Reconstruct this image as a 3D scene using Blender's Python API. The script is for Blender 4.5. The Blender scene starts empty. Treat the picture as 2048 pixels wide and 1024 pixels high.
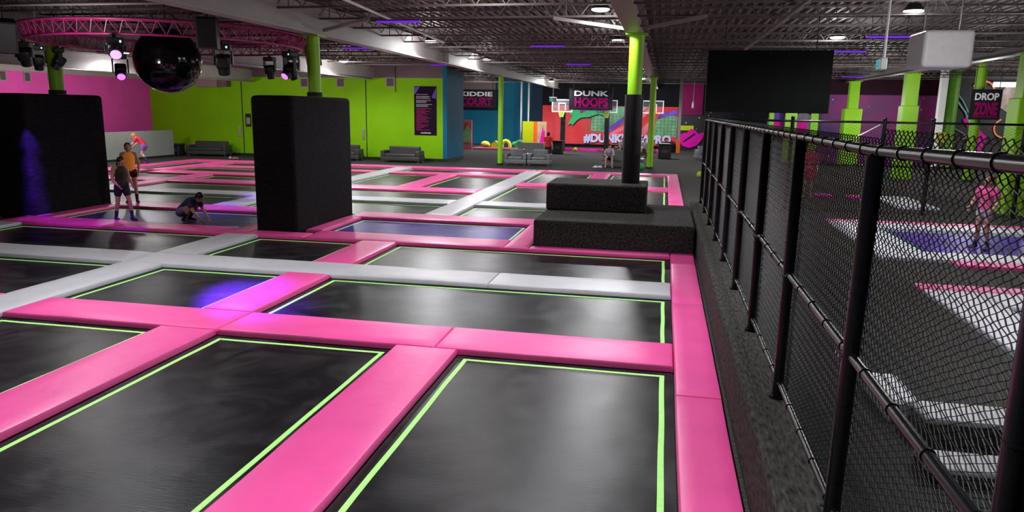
import bpy, bmesh, math, random
from mathutils import Vector, Matrix, noise as mnoise
random.seed(7)
SC = bpy.context.scene
COL = SC.collection
V = Vector

# ------------------------------------------------------------------ camera
H = 2.75
cam_d = bpy.data.cameras.new('camera'); cam = bpy.data.objects.new('camera', cam_d); COL.objects.link(cam)
pt, ro, yw = 0.196389064, 0.016073811, -0.198810653
cy, sy = math.cos(yw), math.sin(yw)
F = V((sy*math.cos(pt), cy*math.cos(pt), -math.sin(pt)))
r0 = V((cy, -sy, 0)); u0 = r0.cross(F)
R = math.cos(ro)*r0 + math.sin(ro)*u0
U = -math.sin(ro)*r0 + math.cos(ro)*u0
cam.matrix_world = Matrix(((R.x, U.x, -F.x, 0), (R.y, U.y, -F.y, 0), (R.z, U.z, -F.z, H), (0, 0, 0, 1)))
cam_d.sensor_width = 36.0
cam_d.lens = 36.0*1468.64/2048.0
cam_d.clip_start = 0.05; cam_d.clip_end = 300
SC.camera = cam
SC.view_settings.view_transform = 'Standard'
SC.view_settings.look = 'None'
SC.view_settings.exposure = 0.0
try:
    SC.cycles.use_denoising = True
    SC.cycles.max_bounces = 6
    SC.cycles.diffuse_bounces = 4
    SC.cycles.sample_clamp_indirect = 4.0
    SC.cycles.caustics_reflective = False
    SC.cycles.caustics_refractive = False
except Exception:
    pass

# ------------------------------------------------------------------ materials
MATS = {}
def srgb(r, g, b):
    f = lambda c: (c/255/12.92) if c/255 <= .04045 else ((c/255+.055)/1.055)**2.4
    return (f(r), f(g), f(b), 1)
def mat(name, col, rough=.5, metal=0, emit=0, ecol=None, spec=None, var=0, vscale=8, bump=0, bscale=20, bdist=.01, stretch=None, col2=None, detail=3, coat=0):
    if name in MATS: return MATS[name]
    m = bpy.data.materials.new(name); m.use_nodes = True
    nt = m.node_tree; b = nt.nodes['Principled BSDF']
    if len(col) == 3: col = tuple(col)+(1,)
    b.inputs['Base Color'].default_value = col
    b.inputs['Roughness'].default_value = rough
    b.inputs['Metallic'].default_value = metal
    if spec is None and ('print' in name or 'wall' in name or 'sign' in name): spec = .12
    if spec is not None: b.inputs['Specular IOR Level'].default_value = spec
    if coat: b.inputs['Coat Weight'].default_value = coat
    if emit:
        b.inputs['Emission Color'].default_value = ecol or col
        b.inputs['Emission Strength'].default_value = emit
    if var or bump:
        tc = nt.nodes.new('ShaderNodeTexCoord'); mp = nt.nodes.new('ShaderNodeMapping')
        nt.links.new(tc.outputs['Object'], mp.inputs[0])
        if stretch: mp.inputs['Scale'].default_value = stretch
    if var:
        n = nt.nodes.new('ShaderNodeTexNoise'); n.inputs['Scale'].default_value = vscale; n.inputs['Detail'].default_value = detail
        nt.links.new(mp.outputs[0], n.inputs['Vector'])
        rp = nt.nodes.new('ShaderNodeValToRGB')
        c2 = col2 or tuple(min(1, c*(1+var)) for c in col[:3])+(1,)
        c1 = tuple(c*(1-var) for c in col[:3])+(1,)
        if len(c2) == 3: c2 = tuple(c2)+(1,)
        rp.color_ramp.elements[0].color = c1; rp.color_ramp.elements[1].color = c2
        rp.color_ramp.elements[0].position = .3; rp.color_ramp.elements[1].position = .7
        nt.links.new(n.outputs['Fac'], rp.inputs[0]); nt.links.new(rp.outputs[0], b.inputs['Base Color'])
    if bump:
        n2 = nt.nodes.new('ShaderNodeTexNoise'); n2.inputs['Scale'].default_value = bscale; n2.inputs['Detail'].default_value = 4
        nt.links.new(mp.outputs[0], n2.inputs['Vector'])
        bp = nt.nodes.new('ShaderNodeBump'); bp.inputs['Strength'].default_value = bump; bp.inputs['Distance'].default_value = bdist
        nt.links.new(n2.outputs['Fac'], bp.inputs['Height']); nt.links.new(bp.outputs[0], b.inputs['Normal'])
    MATS[name] = m
    return m

PINK = mat('pink_vinyl', (.86, .085, .345), .42, var=.06, vscale=2, bump=.25, bscale=9, bdist=.012, spec=.45)
GREY = mat('grey_vinyl', (.50, .50, .53), .45, var=.06, vscale=2, bump=.25, bscale=9, bdist=.012, spec=.45)
WHITEP = mat('white_vinyl', (.62, .62, .70), .45, var=.05, vscale=2, bump=.2, bscale=9, bdist=.01)
LIME = mat('lime_webbing', (.40, .85, .22), .6, emit=.16, ecol=(.4, 1, .25, 1), var=.1, vscale=30)  # slight emission stands in for its fluorescence under violet light
CARPET = mat('speckled_carpet', (.055, .055, .051), .95, var=.55, vscale=38, bump=.4, bscale=60, bdist=.01, spec=.1)
WEAVE = mat('ribbed_carpet', (.045, .044, .042), .95, var=.75, vscale=26, stretch=(1, 3.5, .9), bump=.5, bscale=55, bdist=.01, spec=.12)
CURBM = mat('curb_carpet', (.042, .040, .037), .95, var=.7, vscale=45, stretch=(1, .22, 1), bump=.5, bscale=60, bdist=.01, spec=.12)
PILLARC = mat('dark_ribbed_carpet', (.010, .0098, .0105), .95, var=.6, vscale=12, stretch=(.5, .5, 5), bump=.5, bscale=40, bdist=.01, spec=.12)
BLACKM = mat('black_powder_coat', (.004, .004, .005), .24, spec=.42, var=.2, vscale=30)
BLACKMESH = mat('black_vinyl_wire', (.004, .004, .0045), .5, spec=.3, var=.2, vscale=40)
BLACK = mat('black_matte', (.008, .008, .009), .7, var=.3, vscale=12)
BLACKS = mat('black_satin', (.007, .007, .008), .45, var=.3, vscale=12)
SILVER = mat('silver_steel', (.55, .55, .56), .3, metal=1, var=.1, vscale=20)
GREENP = mat('lime_green_paint', (.24, .55, .004), .5, var=.05, vscale=1.5)
WALLG = mat('lime_green_wall', (.22, .52, .003), .6, var=.06, vscale=.8, bump=.05, bscale=12)
WALLP = mat('pink_wall', (.85, .10, .46), .6, var=.06, vscale=.8, bump=.05, bscale=12)
WALLB = mat('blue_wall', (.008, .14, .24), .6, var=.1, vscale=.8)
WALLBD = mat('dark_blue_wall', (.012, .03, .055), .6, var=.1, vscale=.8)
MAUVE = mat('mauve_wall', (.16, .12, .125), .7, var=.1, vscale=.8)
GREYW = mat('pale_grey_wall', (.32, .35, .33), .6, var=.05, vscale=1)
BLACKW = mat('black_wall', (.005, .005, .008), .7, var=.3, vscale=.7)
GIRD = mat('cream_steel', (.30, .275, .26), .55, var=.08, vscale=1.2, bump=.05, bscale=14)
GIRDP = mat('mauve_steel', (.27, .21, .21), .55, var=.08, vscale=1.2)
JOISTM = mat('painted_joist', (.11, .09, .085), .55, var=.1, vscale=4)
DECKM = mat('painted_roof_deck', (.155, .122, .115), .6, var=.12, vscale=1.2)
WHITE = mat('white_paint', (.75, .75, .75), .5, var=.04, vscale=3)
LENS = mat('lit_lens', (1, 1, 1), .4, emit=14, ecol=(1, .97, .9, 1), var=.01)
UVT = mat('violet_tube', (.2, .05, .8), .4, emit=.6, ecol=(.20, .015, .85, 1), var=.01)
VIOLENS = mat('violet_lens', (.7, .4, 1), .4, emit=2.6, ecol=(.40, .10, 1, 1), var=.01)
BLUELED = mat('blue_white_led', (.7, .8, 1), .4, emit=1.6, ecol=(.35, .6, 1, 1), var=.01)
TRUSSP = mat('magenta_painted_truss', (.42, .03, .16), .35, var=.1, vscale=8)
SOFAM = mat('charcoal_leather', (.040, .041, .043), .42, var=.12, vscale=6, bump=.15, bscale=30)
SOFAL = mat('grey_leather', (.15, .157, .16), .4, var=.12, vscale=6, bump=.15, bscale=30)
LETW = mat('white_lettering', (.72, .74, .78), .5, var=.04)
LETM = mat('magenta_lettering', (.27, .002, .10), .6, spec=.1, var=.05)
MAGENTA = mat('magenta_print', (.80, .01, .42), .5, var=.08, vscale=3)
CORAL = mat('coral_print', (.86, .05, .045), .6, var=.2, vscale=.5, col2=(.80, .10, .13))
MGREEN = mat('green_print', (.07, .55, .20), .6, var=.08)
MTEAL = mat('teal_print', (.16, .40, .22), .6, var=.5, vscale=.9)
MVIOLET = mat('violet_print', (.16, .08, .45), .6, var=.5, vscale=2)
MPINK = mat('rose_print', (.90, .20, .30), .6, var=.15, vscale=1)
ORANGE = mat('orange_print', (.90, .16, .03), .6, var=.1)
YELLOWL = mat('acid_yellow_print', (.55, .65, .01), .6, var=.06)
CREAM = mat('cream_print', (.55, .45, .24), .6, var=.2, vscale=2)
SHADOWP = mat('navy_print', (.02, .01, .06), .6, var=.1)
LILAC = mat('lilac_print', (.66, .66, .95), .6, var=.04)
YEL = mat('yellow_foam', (.85, .75, .04), .55, var=.08)
GRN = mat('green_foam', (.03, .36, .07), .55, var=.1)
PUR = mat('purple_vinyl', (.12, .03, .22), .5, var=.1)
SKIN = mat('skin_tone', (.50, .27, .19), .55, var=.08, vscale=10)
SKINT = mat('tanned_skin_tone', (.54, .29, .19), .55, var=.08, vscale=10)
SKINF = mat('fair_skin_tone', (.72, .42, .33), .55, var=.06, vscale=10)

def bed_mat(name, col, tint, spec=.27):
    m = bpy.data.materials.new(name); m.use_nodes = True
    nt = m.node_tree; b = nt.nodes['Principled BSDF']
    tc = nt.nodes.new('ShaderNodeTexCoord')
    n = nt.nodes.new('ShaderNodeTexNoise'); n.inputs['Scale'].default_value = 1.3; n.inputs['Detail'].default_value = 5; n.inputs['Distortion'].default_value = 1.4
    nt.links.new(tc.outputs['Object'], n.inputs['Vector'])
    rp = nt.nodes.new('ShaderNodeValToRGB')
    rp.color_ramp.elements[0].position = .35; rp.color_ramp.elements[1].position = .7
    rp.color_ramp.elements[0].color = tuple(col)+(1,); rp.color_ramp.elements[1].color = tuple(c*2.1 for c in tint)+(1,)
    rp.color_ramp.elements[0].position = .42; rp.color_ramp.elements[1].position = .74
    e = rp.color_ramp.elements.new(.55); e.color = tuple(tint)+(1,)
    nt.links.new(n.outputs['Fac'], rp.inputs[0]); nt.links.new(rp.outputs[0], b.inputs['Base Color'])
    mr = nt.nodes.new('ShaderNodeMapRange'); mr.inputs['To Min'].default_value = .26; mr.inputs['To Max'].default_value = .46
    nt.links.new(n.outputs['Fac'], mr.inputs['Value']); nt.links.new(mr.outputs[0], b.inputs['Roughness'])
    b.inputs['Specular IOR Level'].default_value = spec
    mp = nt.nodes.new('ShaderNodeMapping'); mp.inputs['Scale'].default_value = (1, 14, 1)
    nt.links.new(tc.outputs['Object'], mp.inputs[0])
    w = nt.nodes.new('ShaderNodeTexNoise'); w.inputs['Scale'].default_value = 6; w.inputs['Detail'].default_value = 3
    nt.links.new(mp.outputs[0], w.inputs['Vector'])
    n3 = nt.nodes.new('ShaderNodeTexNoise'); n3.inputs['Scale'].default_value = .9; n3.inputs['Detail'].default_value = 2
    nt.links.new(tc.outputs['Object'], n3.inputs['Vector'])
    bp = nt.nodes.new('ShaderNodeBump'); bp.inputs['Strength'].default_value = .12; bp.inputs['Distance'].default_value = .01
    bp2 = nt.nodes.new('ShaderNodeBump'); bp2.inputs['Strength'].default_value = .35; bp2.inputs['Distance'].default_value = .05
    nt.links.new(n3.outputs['Fac'], bp2.inputs['Height']); nt.links.new(w.outputs['Fac'], bp.inputs['Height'])
    nt.links.new(bp2.outputs[0], bp.inputs['Normal']); nt.links.new(bp.outputs[0], b.inputs['Normal'])
    return m
BED = bed_mat('black_jump_mat', (.003, .003, .0042), (.013, .0125, .0135))
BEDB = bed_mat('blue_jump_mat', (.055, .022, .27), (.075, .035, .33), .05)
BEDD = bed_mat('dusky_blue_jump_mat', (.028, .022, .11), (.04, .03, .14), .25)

def star_mat(name, base, glow, pos, scale=1.2):
    m = bpy.data.materials.new(name); m.use_nodes = True
    nt = m.node_tree; b = nt.nodes['Principled BSDF']; b.inputs['Roughness'].default_value = .6
    tc = nt.nodes.new('ShaderNodeTexCoord')
    v = nt.nodes.new('ShaderNodeTexVoronoi'); v.inputs['Scale'].default_value = scale
    nt.links.new(tc.outputs['Object'], v.inputs['Vector'])
    r = nt.nodes.new('ShaderNodeValToRGB'); r.color_ramp.elements[0].position = .045; r.color_ramp.elements[1].position = .085
    r.color_ramp.elements[0].color = (.8, .8, .9, 1); r.color_ramp.elements[1].color = (0, 0, 0, 1)
    nt.links.new(v.outputs['Distance'], r.inputs[0])
    n = nt.nodes.new('ShaderNodeTexNoise'); n.inputs['Scale'].default_value = .22; n.inputs['Detail'].default_value = 4
    nt.links.new(tc.outputs['Object'], n.inputs['Vector'])
    r2 = nt.nodes.new('ShaderNodeValToRGB')
    r2.color_ramp.elements[0].position = pos; r2.color_ramp.elements[1].position = pos+.25
    r2.color_ramp.elements[0].color = tuple(base)+(1,); r2.color_ramp.elements[1].color = tuple(glow)+(1,)
    nt.links.new(n.outputs['Fac'], r2.inputs[0])
    mx = nt.nodes.new('ShaderNodeMix'); mx.data_type = 'RGBA'; mx.blend_type = 'ADD'; mx.inputs[0].default_value = 1
    nt.links.new(r2.outputs[0], mx.inputs[6]); nt.links.new(r.outputs[0], mx.inputs[7])
    nt.links.new(mx.outputs[2], b.inputs['Base Color'])
    return m
STARS = star_mat('starry_purple_mural', (.10, .045, .19), (.42, .02, .22), .38, 1.5)
STARSB = star_mat('starry_black_mural', (.008, .008, .012), (.03, .02, .05), .45, 1.6)

# ------------------------------------------------------------------ geometry helpers
class MB:
    def __init__(s): s.v = []; s.f = []
    def add(s, vs, fs):
        o = len(s.v); s.v += [V(p) for p in vs]; s.f += [tuple(i+o for i in f) for f in fs]; return s
    def box(s, x0, x1, y0, y1, z0, z1):
        return s.add([(x0,y0,z0),(x1,y0,z0),(x1,y1,z0),(x0,y1,z0),(x0,y0,z1),(x1,y0,z1),(x1,y1,z1),(x0,y1,z1)],
                     [(0,3,2,1),(4,5,6,7),(0,1,5,4),(1,2,6,5),(2,3,7,6),(3,0,4,7)])
    def rbox(s, x0, x1, y0, y1, z0, z1, r=.03, seg=2):
        bm = bmesh.new()
        bmesh.ops.create_cube(bm, size=1)
        for v in bm.verts: v.co = V(((x0+x1)/2+v.co.x*(x1-x0), (y0+y1)/2+v.co.y*(y1-y0), (z0+z1)/2+v.co.z*(z1-z0)))
        r = min(r, .49*min(x1-x0, y1-y0, z1-z0))
        bmesh.ops.bevel(bm, geom=list(bm.edges), offset=r, segments=seg, profile=.5, affect='EDGES')
        bm.verts.index_update()
        s.add([v.co.copy() for v in bm.verts], [tuple(v.index for v in f.verts) for f in bm.faces]); bm.free(); return s
    def cyl(s, p0, p1, r0, r1=None, n=12, caps=True):
        p0, p1 = V(p0), V(p1); r1 = r0 if r1 is None else r1
        d = (p1-p0).normalized(); a = d.orthogonal().normalized(); b = d.cross(a)
        vs = []
        for p, r in ((p0, r0), (p1, r1)):
            for k in range(n):
                t = 2*math.pi*k/n; vs.append(p+a*(r*math.cos(t))+b*(r*math.sin(t)))
        fs = [(k, (k+1) % n, n+(k+1) % n, n+k) for k in range(n)]
        if caps: fs += [tuple(range(n-1, -1, -1)), tuple(range(n, 2*n))]
        return s.add(vs, fs)
    def tube(s, pts, r, n=6, closed=False):
        pts = [V(p) for p in pts]; m = len(pts); vs = []; fs = []
        for i, p in enumerate(pts):
            d = (pts[(i+1) % m]-pts[i-1]) if closed or 0 < i < m-1 else (pts[1]-pts[0] if i == 0 else pts[-1]-pts[-2])
            d.normalize(); ref = V((0, 0, 1)) if abs(d.z) < .9 else V((1, 0, 0))
            a = d.cross(ref).normalized(); b = d.cross(a)
            for k in range(n):
                t = 2*math.pi*k/n; vs.append(p+a*(r*math.cos(t))+b*(r*math.sin(t)))
        for i in range(m if closed else m-1):
            j = (i+1) % m
            for k in range(n): fs.append((i*n+k, i*n+(k+1) % n, j*n+(k+1) % n, j*n+k))
        if not closed: fs += [tuple(range(n-1, -1, -1)), tuple(range((m-1)*n, m*n))]
        return s.add(vs, fs)
    def ell(s, c, rx, ry, rz, n=14, m=9, rot=None):
        c = V(c); vs = [V((0, 0, -rz))]; fs = []
        for i in range(1, m):
            ph = -math.pi/2+math.pi*i/m
            for k in range(n):
                t = 2*math.pi*k/n
                vs.append(V((rx*math.cos(ph)*math.cos(t), ry*math.cos(ph)*math.sin(t), rz*math.sin(ph))))
        vs.append(V((0, 0, rz)))
        for k in range(n): fs.append((0, 1+(k+1) % n, 1+k))
        for i in range(m-2):
            for k in range(n):
                a = 1+i*n+k; b = 1+i*n+(k+1) % n; fs.append((a, b, b+n, a+n))
        L = len(vs)-1; o = 1+(m-2)*n
        for k in range(n): fs.append((o+k, o+(k+1) % n, L))
        if rot is not None: vs = [rot @ p for p in vs]
        return s.add([p+c for p in vs], fs)
    def prism(s, poly, y0, y1, plane='xz'):
        n = len(poly); vs = []
        for y in (y0, y1):
            for a, b in poly:
                vs.append((a, y, b) if plane == 'xz' else ((y, a, b) if plane == 'yz' else (a, b, y)))
        fs = [(k, (k+1) % n, n+(k+1) % n, n+k) for k in range(n)]+[tuple(range(n-1, -1, -1)), tuple(range(n, 2*n))]
        return s.add(vs, fs)
    def loft(s, pts, side, n=14):
        """closed tube through (centre, r_side, r_other) with rounded ends"""
        P = [(V(c), a, b) for c, a, b in pts]; side = V(side)
        d0 = (P[0][0]-P[1][0]).normalized(); d1 = (P[-1][0]-P[-2][0]).normalized()
        c, a, b = P[0]; h = min(a, b)
        pre = [(c+d0*h*.9, a*.35, b*.35), (c+d0*h*.6, a*.78, b*.78)]
        c, a, b = P[-1]; h = min(a, b)
        post = [(c+d1*h*.6, a*.78, b*.78), (c+d1*h*.9, a*.35, b*.35)]
        P = pre+P+post; m = len(P); vs = []; fs = []
        for i, (c, a, b) in enumerate(P):
            d = (P[min(i+1, m-1)][0]-P[max(i-1, 0)][0]).normalized()
            x = (side-d*side.dot(d)); x = x.normalized() if x.length > 1e-4 else d.orthogonal().normalized()
            y = d.cross(x)
            for k in range(n):
                t = 2*math.pi*k/n; vs.append(c+x*(a*math.cos(t))+y*(b*math.sin(t)))
        for i in range(m-1):
            for k in range(n): fs.append((i*n+k, i*n+(k+1) % n, (i+1)*n+(k+1) % n, (i+1)*n+k))
        fs += [tuple(range(n-1, -1, -1)), tuple(range((m-1)*n, m*n))]
        return s.add(vs, fs)
    def build(s, name, m, parent=None, smooth=False, origin=None, rot=None):
        me = bpy.data.meshes.new(name)
        o = bpy.data.objects.new(name, me); COL.objects.link(o)
        if parent is None and origin is None:
            xs = [p.x for p in s.v]; ys = [p.y for p in s.v]; zs = [p.z for p in s.v]
            origin = V(((min(xs)+max(xs))/2, (min(ys)+max(ys))/2, min(zs)))
        if origin is None: origin = V((0, 0, 0))
        origin = V(origin)
        me.from_pydata([tuple(p-origin) for p in s.v], [], s.f)
        bm = bmesh.new(); bm.from_mesh(me); bmesh.ops.recalc_face_normals(bm, faces=list(bm.faces)); bm.to_mesh(me); bm.free()
        if isinstance(m, (list, tuple)):
            for q in m: me.materials.append(q)
        else: me.materials.append(m)
        if smooth:
            for p in me.polygons: p.use_smooth = True
        o.location = origin
        if parent is not None: o.parent = parent
        return o

def tag(o, label, cat, group=None, kind=None):
    o['label'] = label; o['category'] = cat
    if group: o['group'] = group
    if kind: o['kind'] = kind
    return o
def struct(o): o['kind'] = 'structure'; return o
def thing(name, label, cat, loc=(0, 0, 0), rz=0, group=None):
    o = bpy.data.objects.new(name, None); COL.objects.link(o); o.empty_display_size = .2
    o.location = loc; o.rotation_euler = (0, 0, rz)
    return tag(o, label, cat, group)
def copy_tree(o, parent=None):
    c = o.copy(); COL.objects.link(c)
    if parent is not None: c.parent = parent
    for ch in list(o.children): copy_tree(ch, c)
    return c
def auto_smooth(o, ang=40):
    for p in o.data.polygons: p.use_smooth = True
    try: o.data.set_sharp_from_angle(angle=math.radians(ang))
    except Exception: pass
    return o

def text_mb(body, x0, x1, z0, z1, y, depth=.02, bold=.0, space=1.0):
    """lettering standing in an xz plane, facing -y, fitted to a rectangle"""
    cu = bpy.data.curves.new('lettering', 'FONT'); cu.body = body; cu.size = 1; cu.offset = bold; cu.space_character = space
    cu.resolution_u = 3
    ob = bpy.data.objects.new('lettering', cu); COL.objects.link(ob)
    dg = bpy.context.evaluated_depsgraph_get(); ev = ob.evaluated_get(dg)
    me = bpy.data.meshes.new_from_object(ev)
    xs = [v.co.x for v in me.vertices]; ys = [v.co.y for v in me.vertices]
    ax, bx, ay, by = min(xs), max(xs), min(ys), max(ys)
    mb = MB()
    vs = [((v.co.x-ax)/(bx-ax)*(x1-x0)+x0, y, (v.co.y-ay)/(by-ay)*(z1-z0)+z0) for v in me.vertices]
    fs = [tuple(p.vertices) for p in me.polygons]
    n = len(vs)
    ec = {}
    for f in fs:
        for a, b in zip(f, f[1:]+f[:1]):
            k = (min(a, b), max(a, b)); ec[k] = ec.get(k, 0)+1
    allv = vs+[(a, b-depth, c) for a, b, c in vs]
    fo = [f[::-1] for f in fs]+[tuple(i+n for i in f) for f in fs]
    fo += [(a, b, b+n, a+n) for (a, b), c in ec.items() if c == 1]
    mb.add(allv, fo)
    bpy.data.objects.remove(ob); bpy.data.curves.remove(cu); bpy.data.meshes.remove(me)
    return mb

# ------------------------------------------------------------------ setting: floor, roof, walls
FZ = -.025
fl = MB(); px0, px1, py0, py1 = -23.2, .69, 3.2, 33.35
fl.box(-36, px0, -4, 70, -.2, 0).box(px1, 30, -4, 70, -.2, 0).box(px0, px1, -4, py0, -.2, 0).box(px0, px1, py1, 70, -.2, 0).box(px0, px1, py0, py1, -.2, FZ)
struct(fl.build('floor', CARPET, origin=(0, 0, 0)))
# corrugated roof deck, flutes along y
mb = MB()
x = -36.0; prof = []
while x < 30:
    prof += [(x, 5.30), (x+.10, 5.30), (x+.125, 5.20), (x+.205, 5.20), (x+.23, 5.30)]
    x += .23
vs = [(a, -4, b) for a, b in prof]+[(a, 70, b) for a, b in prof]; n = len(prof)
mb.add(vs, [(k, k+1, n+k+1, n+k) for k in range(n-1)])
struct(mb.build('ceiling', DECKM))

def wall(name, m, *b): return struct(MB().box(*b).build(name, m))
GY = 37.7
wall('wall_green', WALLG, -28.7, -11.42, GY, GY+.3, 0, 4.3)
wall('wall_green_upper', MAUVE, -28.7, -11.42, GY, GY+.3, 4.3, 5.2)
wall('wall_blue_return', WALLB, -11.42, -11.2, GY, 41.0, 0, 5.2)
wall('wall_pink', WALLP, -29.0, -28.7, 8, GY+.3, 0, 4.12)
wall('wall_pink_upper', mat('cream_wall', (.42, .38, .35), .6, var=.06, vscale=.8), -29.0, -28.7, 8, GY+.3, 4.12, 5.2)
wall('wall_blue_far', WALLB, -24, -10.2, 59, 59.3, 0, 5.2)
wall('wall_kiddie_header', MAUVE, -17.5, -13.35, 58.5, 58.98, 4.3, 5.2)
wall('wall_navy', WALLBD, -10.2, -9.35, 57.3, 57.6, 0, 5.2)
wall('wall_dunk', BLACKW, -9.35, 1.0, 57.3, 57.6, 0, 5.2)
wall('wall_black_far', STARSB, 1.0, 12.0, 57.3, 57.6, 0, 5.2)
wall('wall_magenta_panel', mat('wine_wall', (.22, .008, .085), .6, var=.2, vscale=.6), 1.05, 2.7, 57.1, 57.28, 2.6, 4.9)
wall('wall_starry', STARS, 8.75, 15.3, 46.0, 46.3, 0, 3.9)
wall('wall_starry_upper', mat('dark_wine_wall', (.03, .006, .016), .6, var=.2, vscale=.8), 8.75, 15.3, 46.0, 46.3, 3.9, 5.2)
wall('wall_starry_side', BLACKW, 8.45, 8.74, 46.0, 57.2, 0, 5.2)
wall('wall_drop_zone', mat('charcoal_mural_ground', (.02, .018, .02), .6, var=.5, vscale=.5), 15.3, 27, 44.6, 44.9, 0, 5.2)
wall('wall_drop_return', BLACKW, 15.3, 15.45, 44.9, 46.0, 0, 5.2)
wall('wall_right', BLACKW, 27, 27.3, -4, 46, 0, 5.2)
# black skirting of the green and blue walls
struct(MB().box(-28.6, -11.2, GY-.03, GY-.001, 0, .14).build('baseboard_green', BLACK))
struct(MB().box(-11.199, -11.17, GY-.03, 41.0, 0, .14).build('baseboard_blue', BLACK))
struct(MB().box(-28.2, -25.9, 26.0, 26.01, 0, .01).build('trim_carpet', BLACK))
# low pale grey partition in front of the pink wall
struct(MB().box(-26.05, -25.9, 22.0, 35.6, 0, 1.4).build('wall_low_grey', GREYW))
struct(MB().box(-25.899, -25.88, 22.0, 35.6, 0, .1).build('baseboard_low_grey', BLACK))
# curb under the fence
cb = MB(); cb.rbox(.725, 1.25, -2, 18.75, 0, .6, .035)
struct(cb.build('wall_low_curb', CURBM))
# doors in the green wall
def door(n, x0, x1, hx):
    d = struct(MB().box(x0, x1, GY-.03, GY-.002, .14, 4.2).build('door_%d' % n, WALLG))
    h = MB().box(hx-.06, hx+.06, GY-.06, GY-.031, 1.05, 1.6).cyl((hx, GY-.03, 1.25), (hx, GY-.1, 1.25), .03).build('door_handle', SILVER)
    h.parent = d; h.matrix_parent_inverse = Matrix.Translation(-d.location)
    t = MB().box(x1, x1+.035, GY-.034, GY-.002, .14, 4.2).build('door_edge', BLACK)
    t.parent = d; t.matrix_parent_inverse = Matrix.Translation(-d.location)
door(1, -16.9, -15.70, -15.86); door(2, -24.3, -23.0, -23.18)

# girders
def girder(x, y0, y1, zb, label, m):
    t = thing('steel_girder', label, 'girder', (x, (y0+y1)/2, zb))
    L = (y1-y0)/2
    MB().box(-.02, .02, -L, L, .025, .63).build('web', m, t)
    MB().box(-.17, .17, -L, L, 0, .025).build('bottom_flange', m, t)
    MB().box(-.17, .17, -L, L, .63, .655).build('top_flange', m, t)
    MB().box(-.16, .16, -.02, .02, .026, .629).build('stiffener', m, t)
girder(-.75, -3, 57, 4.40, 'mauve steel girder running above the black-padded column', GIRDP)
girder(-8.1, -3, 57, 4.38, 'cream steel girder running above the middle black pillar', GIRD)
girder(-15.3, -3, 37.6, 4.20, 'cream steel girder running behind the mirror ball to the green wall', GIRD)
girder(-22.3, -3, 37.6, 4.02, 'cream steel girder nearest the pink wall', GIRD)
girder(10.0, -3, 45.9, 4.55, 'dimmed cream steel girder above the green columns on the right', mat('dimmed_cream_steel', (.13, .11, .11), .55, var=.1))  # cream steel coloured darker so this girder looks less lit

# joists: one thing built, then copied
def joist():
    t = thing('roof_joist', 'open web steel joist crossing under the corrugated roof deck', 'joist', (0, 0, 4.74), 0, 'roof joists')
    x0, x1 = -28.6, 26.9
    MB().box(x0, x1, -.035, .035, .40, .45).build('top_chord', JOISTM, t)
    MB().box(x0, x1, -.035, .035, 0, .04).build('bottom_chord', JOISTM, t)
    w = MB(); k = 0; x = x0
    while x+.62 < x1:
        w.cyl((x, 0, .02), (x+.31, 0, .42), .013, n=5, caps=False); w.cyl((x+.31, 0, .42), (x+.62, 0, .02), .013, n=5, caps=False)
        if k % 3 == 0: w.cyl((x+.31, 0, .42), (x+.31, 0, .02), .013, n=5, caps=False)
        x += .62; k += 1
    w.build('web_bars', JOISTM, t)
    return t
J = joist(); jy = [3.1+1.95*k for k in range(17)]+[38.4+2.4*k for k in range(8)]
for i, y in enumerate(jy):
    o = J if i == 0 else copy_tree(J)
    o.location = (0, y, 4.74+.02)
# roof pipes and braces
tag(MB().cyl((-15.1, 13.1, 4.66), (-8.3, 13.1, 4.66), .03).build('sprinkler_pipe', GIRD, smooth=True), 'thin cream sprinkler pipe crossing above the magenta ring truss', 'pipe')
tag(MB().cyl((2.3, 2, 4.68), (2.3, 44, 4.68), .035).build('conduit_pipe', GIRD, smooth=True), 'thin cream conduit running away beside the mauve girder', 'pipe')
tag(MB().cyl((-5.0, 2, 4.70), (-6.6, 21.9, 4.70), .03).build('slanting_pipe', GIRD, smooth=True), 'slanting cream pipe under the joists between the two girders', 'pipe')
for (a, b, lab) in (((-.57, 16.6, 4.5), (.75, 16.4, 4.73), 'slanting cream knee brace right of the black-padded column top'),
                    ((-.93, 16.6, 4.5), (-2.5, 16.6, 4.73), 'slanting greenish knee brace left of the black-padded column top'),
                    ((-7.92, 16.6, 4.5), (-6.7, 16.4, 4.73), 'slanting cream knee brace beside the middle pillar column')):
    d = (V(b)-V(a)).normalized(); s = d.cross(V((0, 1, 0))).normalized()*.035
    m = MB(); q = []
    for p in (V(a), V(b)):
        for dx in (-1, 1):
            for dy in (-.05, .05): q.append(p+s*dx+V((0, dy, 0)))
    m.add(q, [(0, 1, 3, 2), (4, 6, 7, 5), (0, 4, 5, 1), (2, 3, 7, 6), (0, 2, 6, 4), (1, 5, 7, 3)])
    tag(m.build('knee_brace', GIRD), lab, 'brace')

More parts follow.
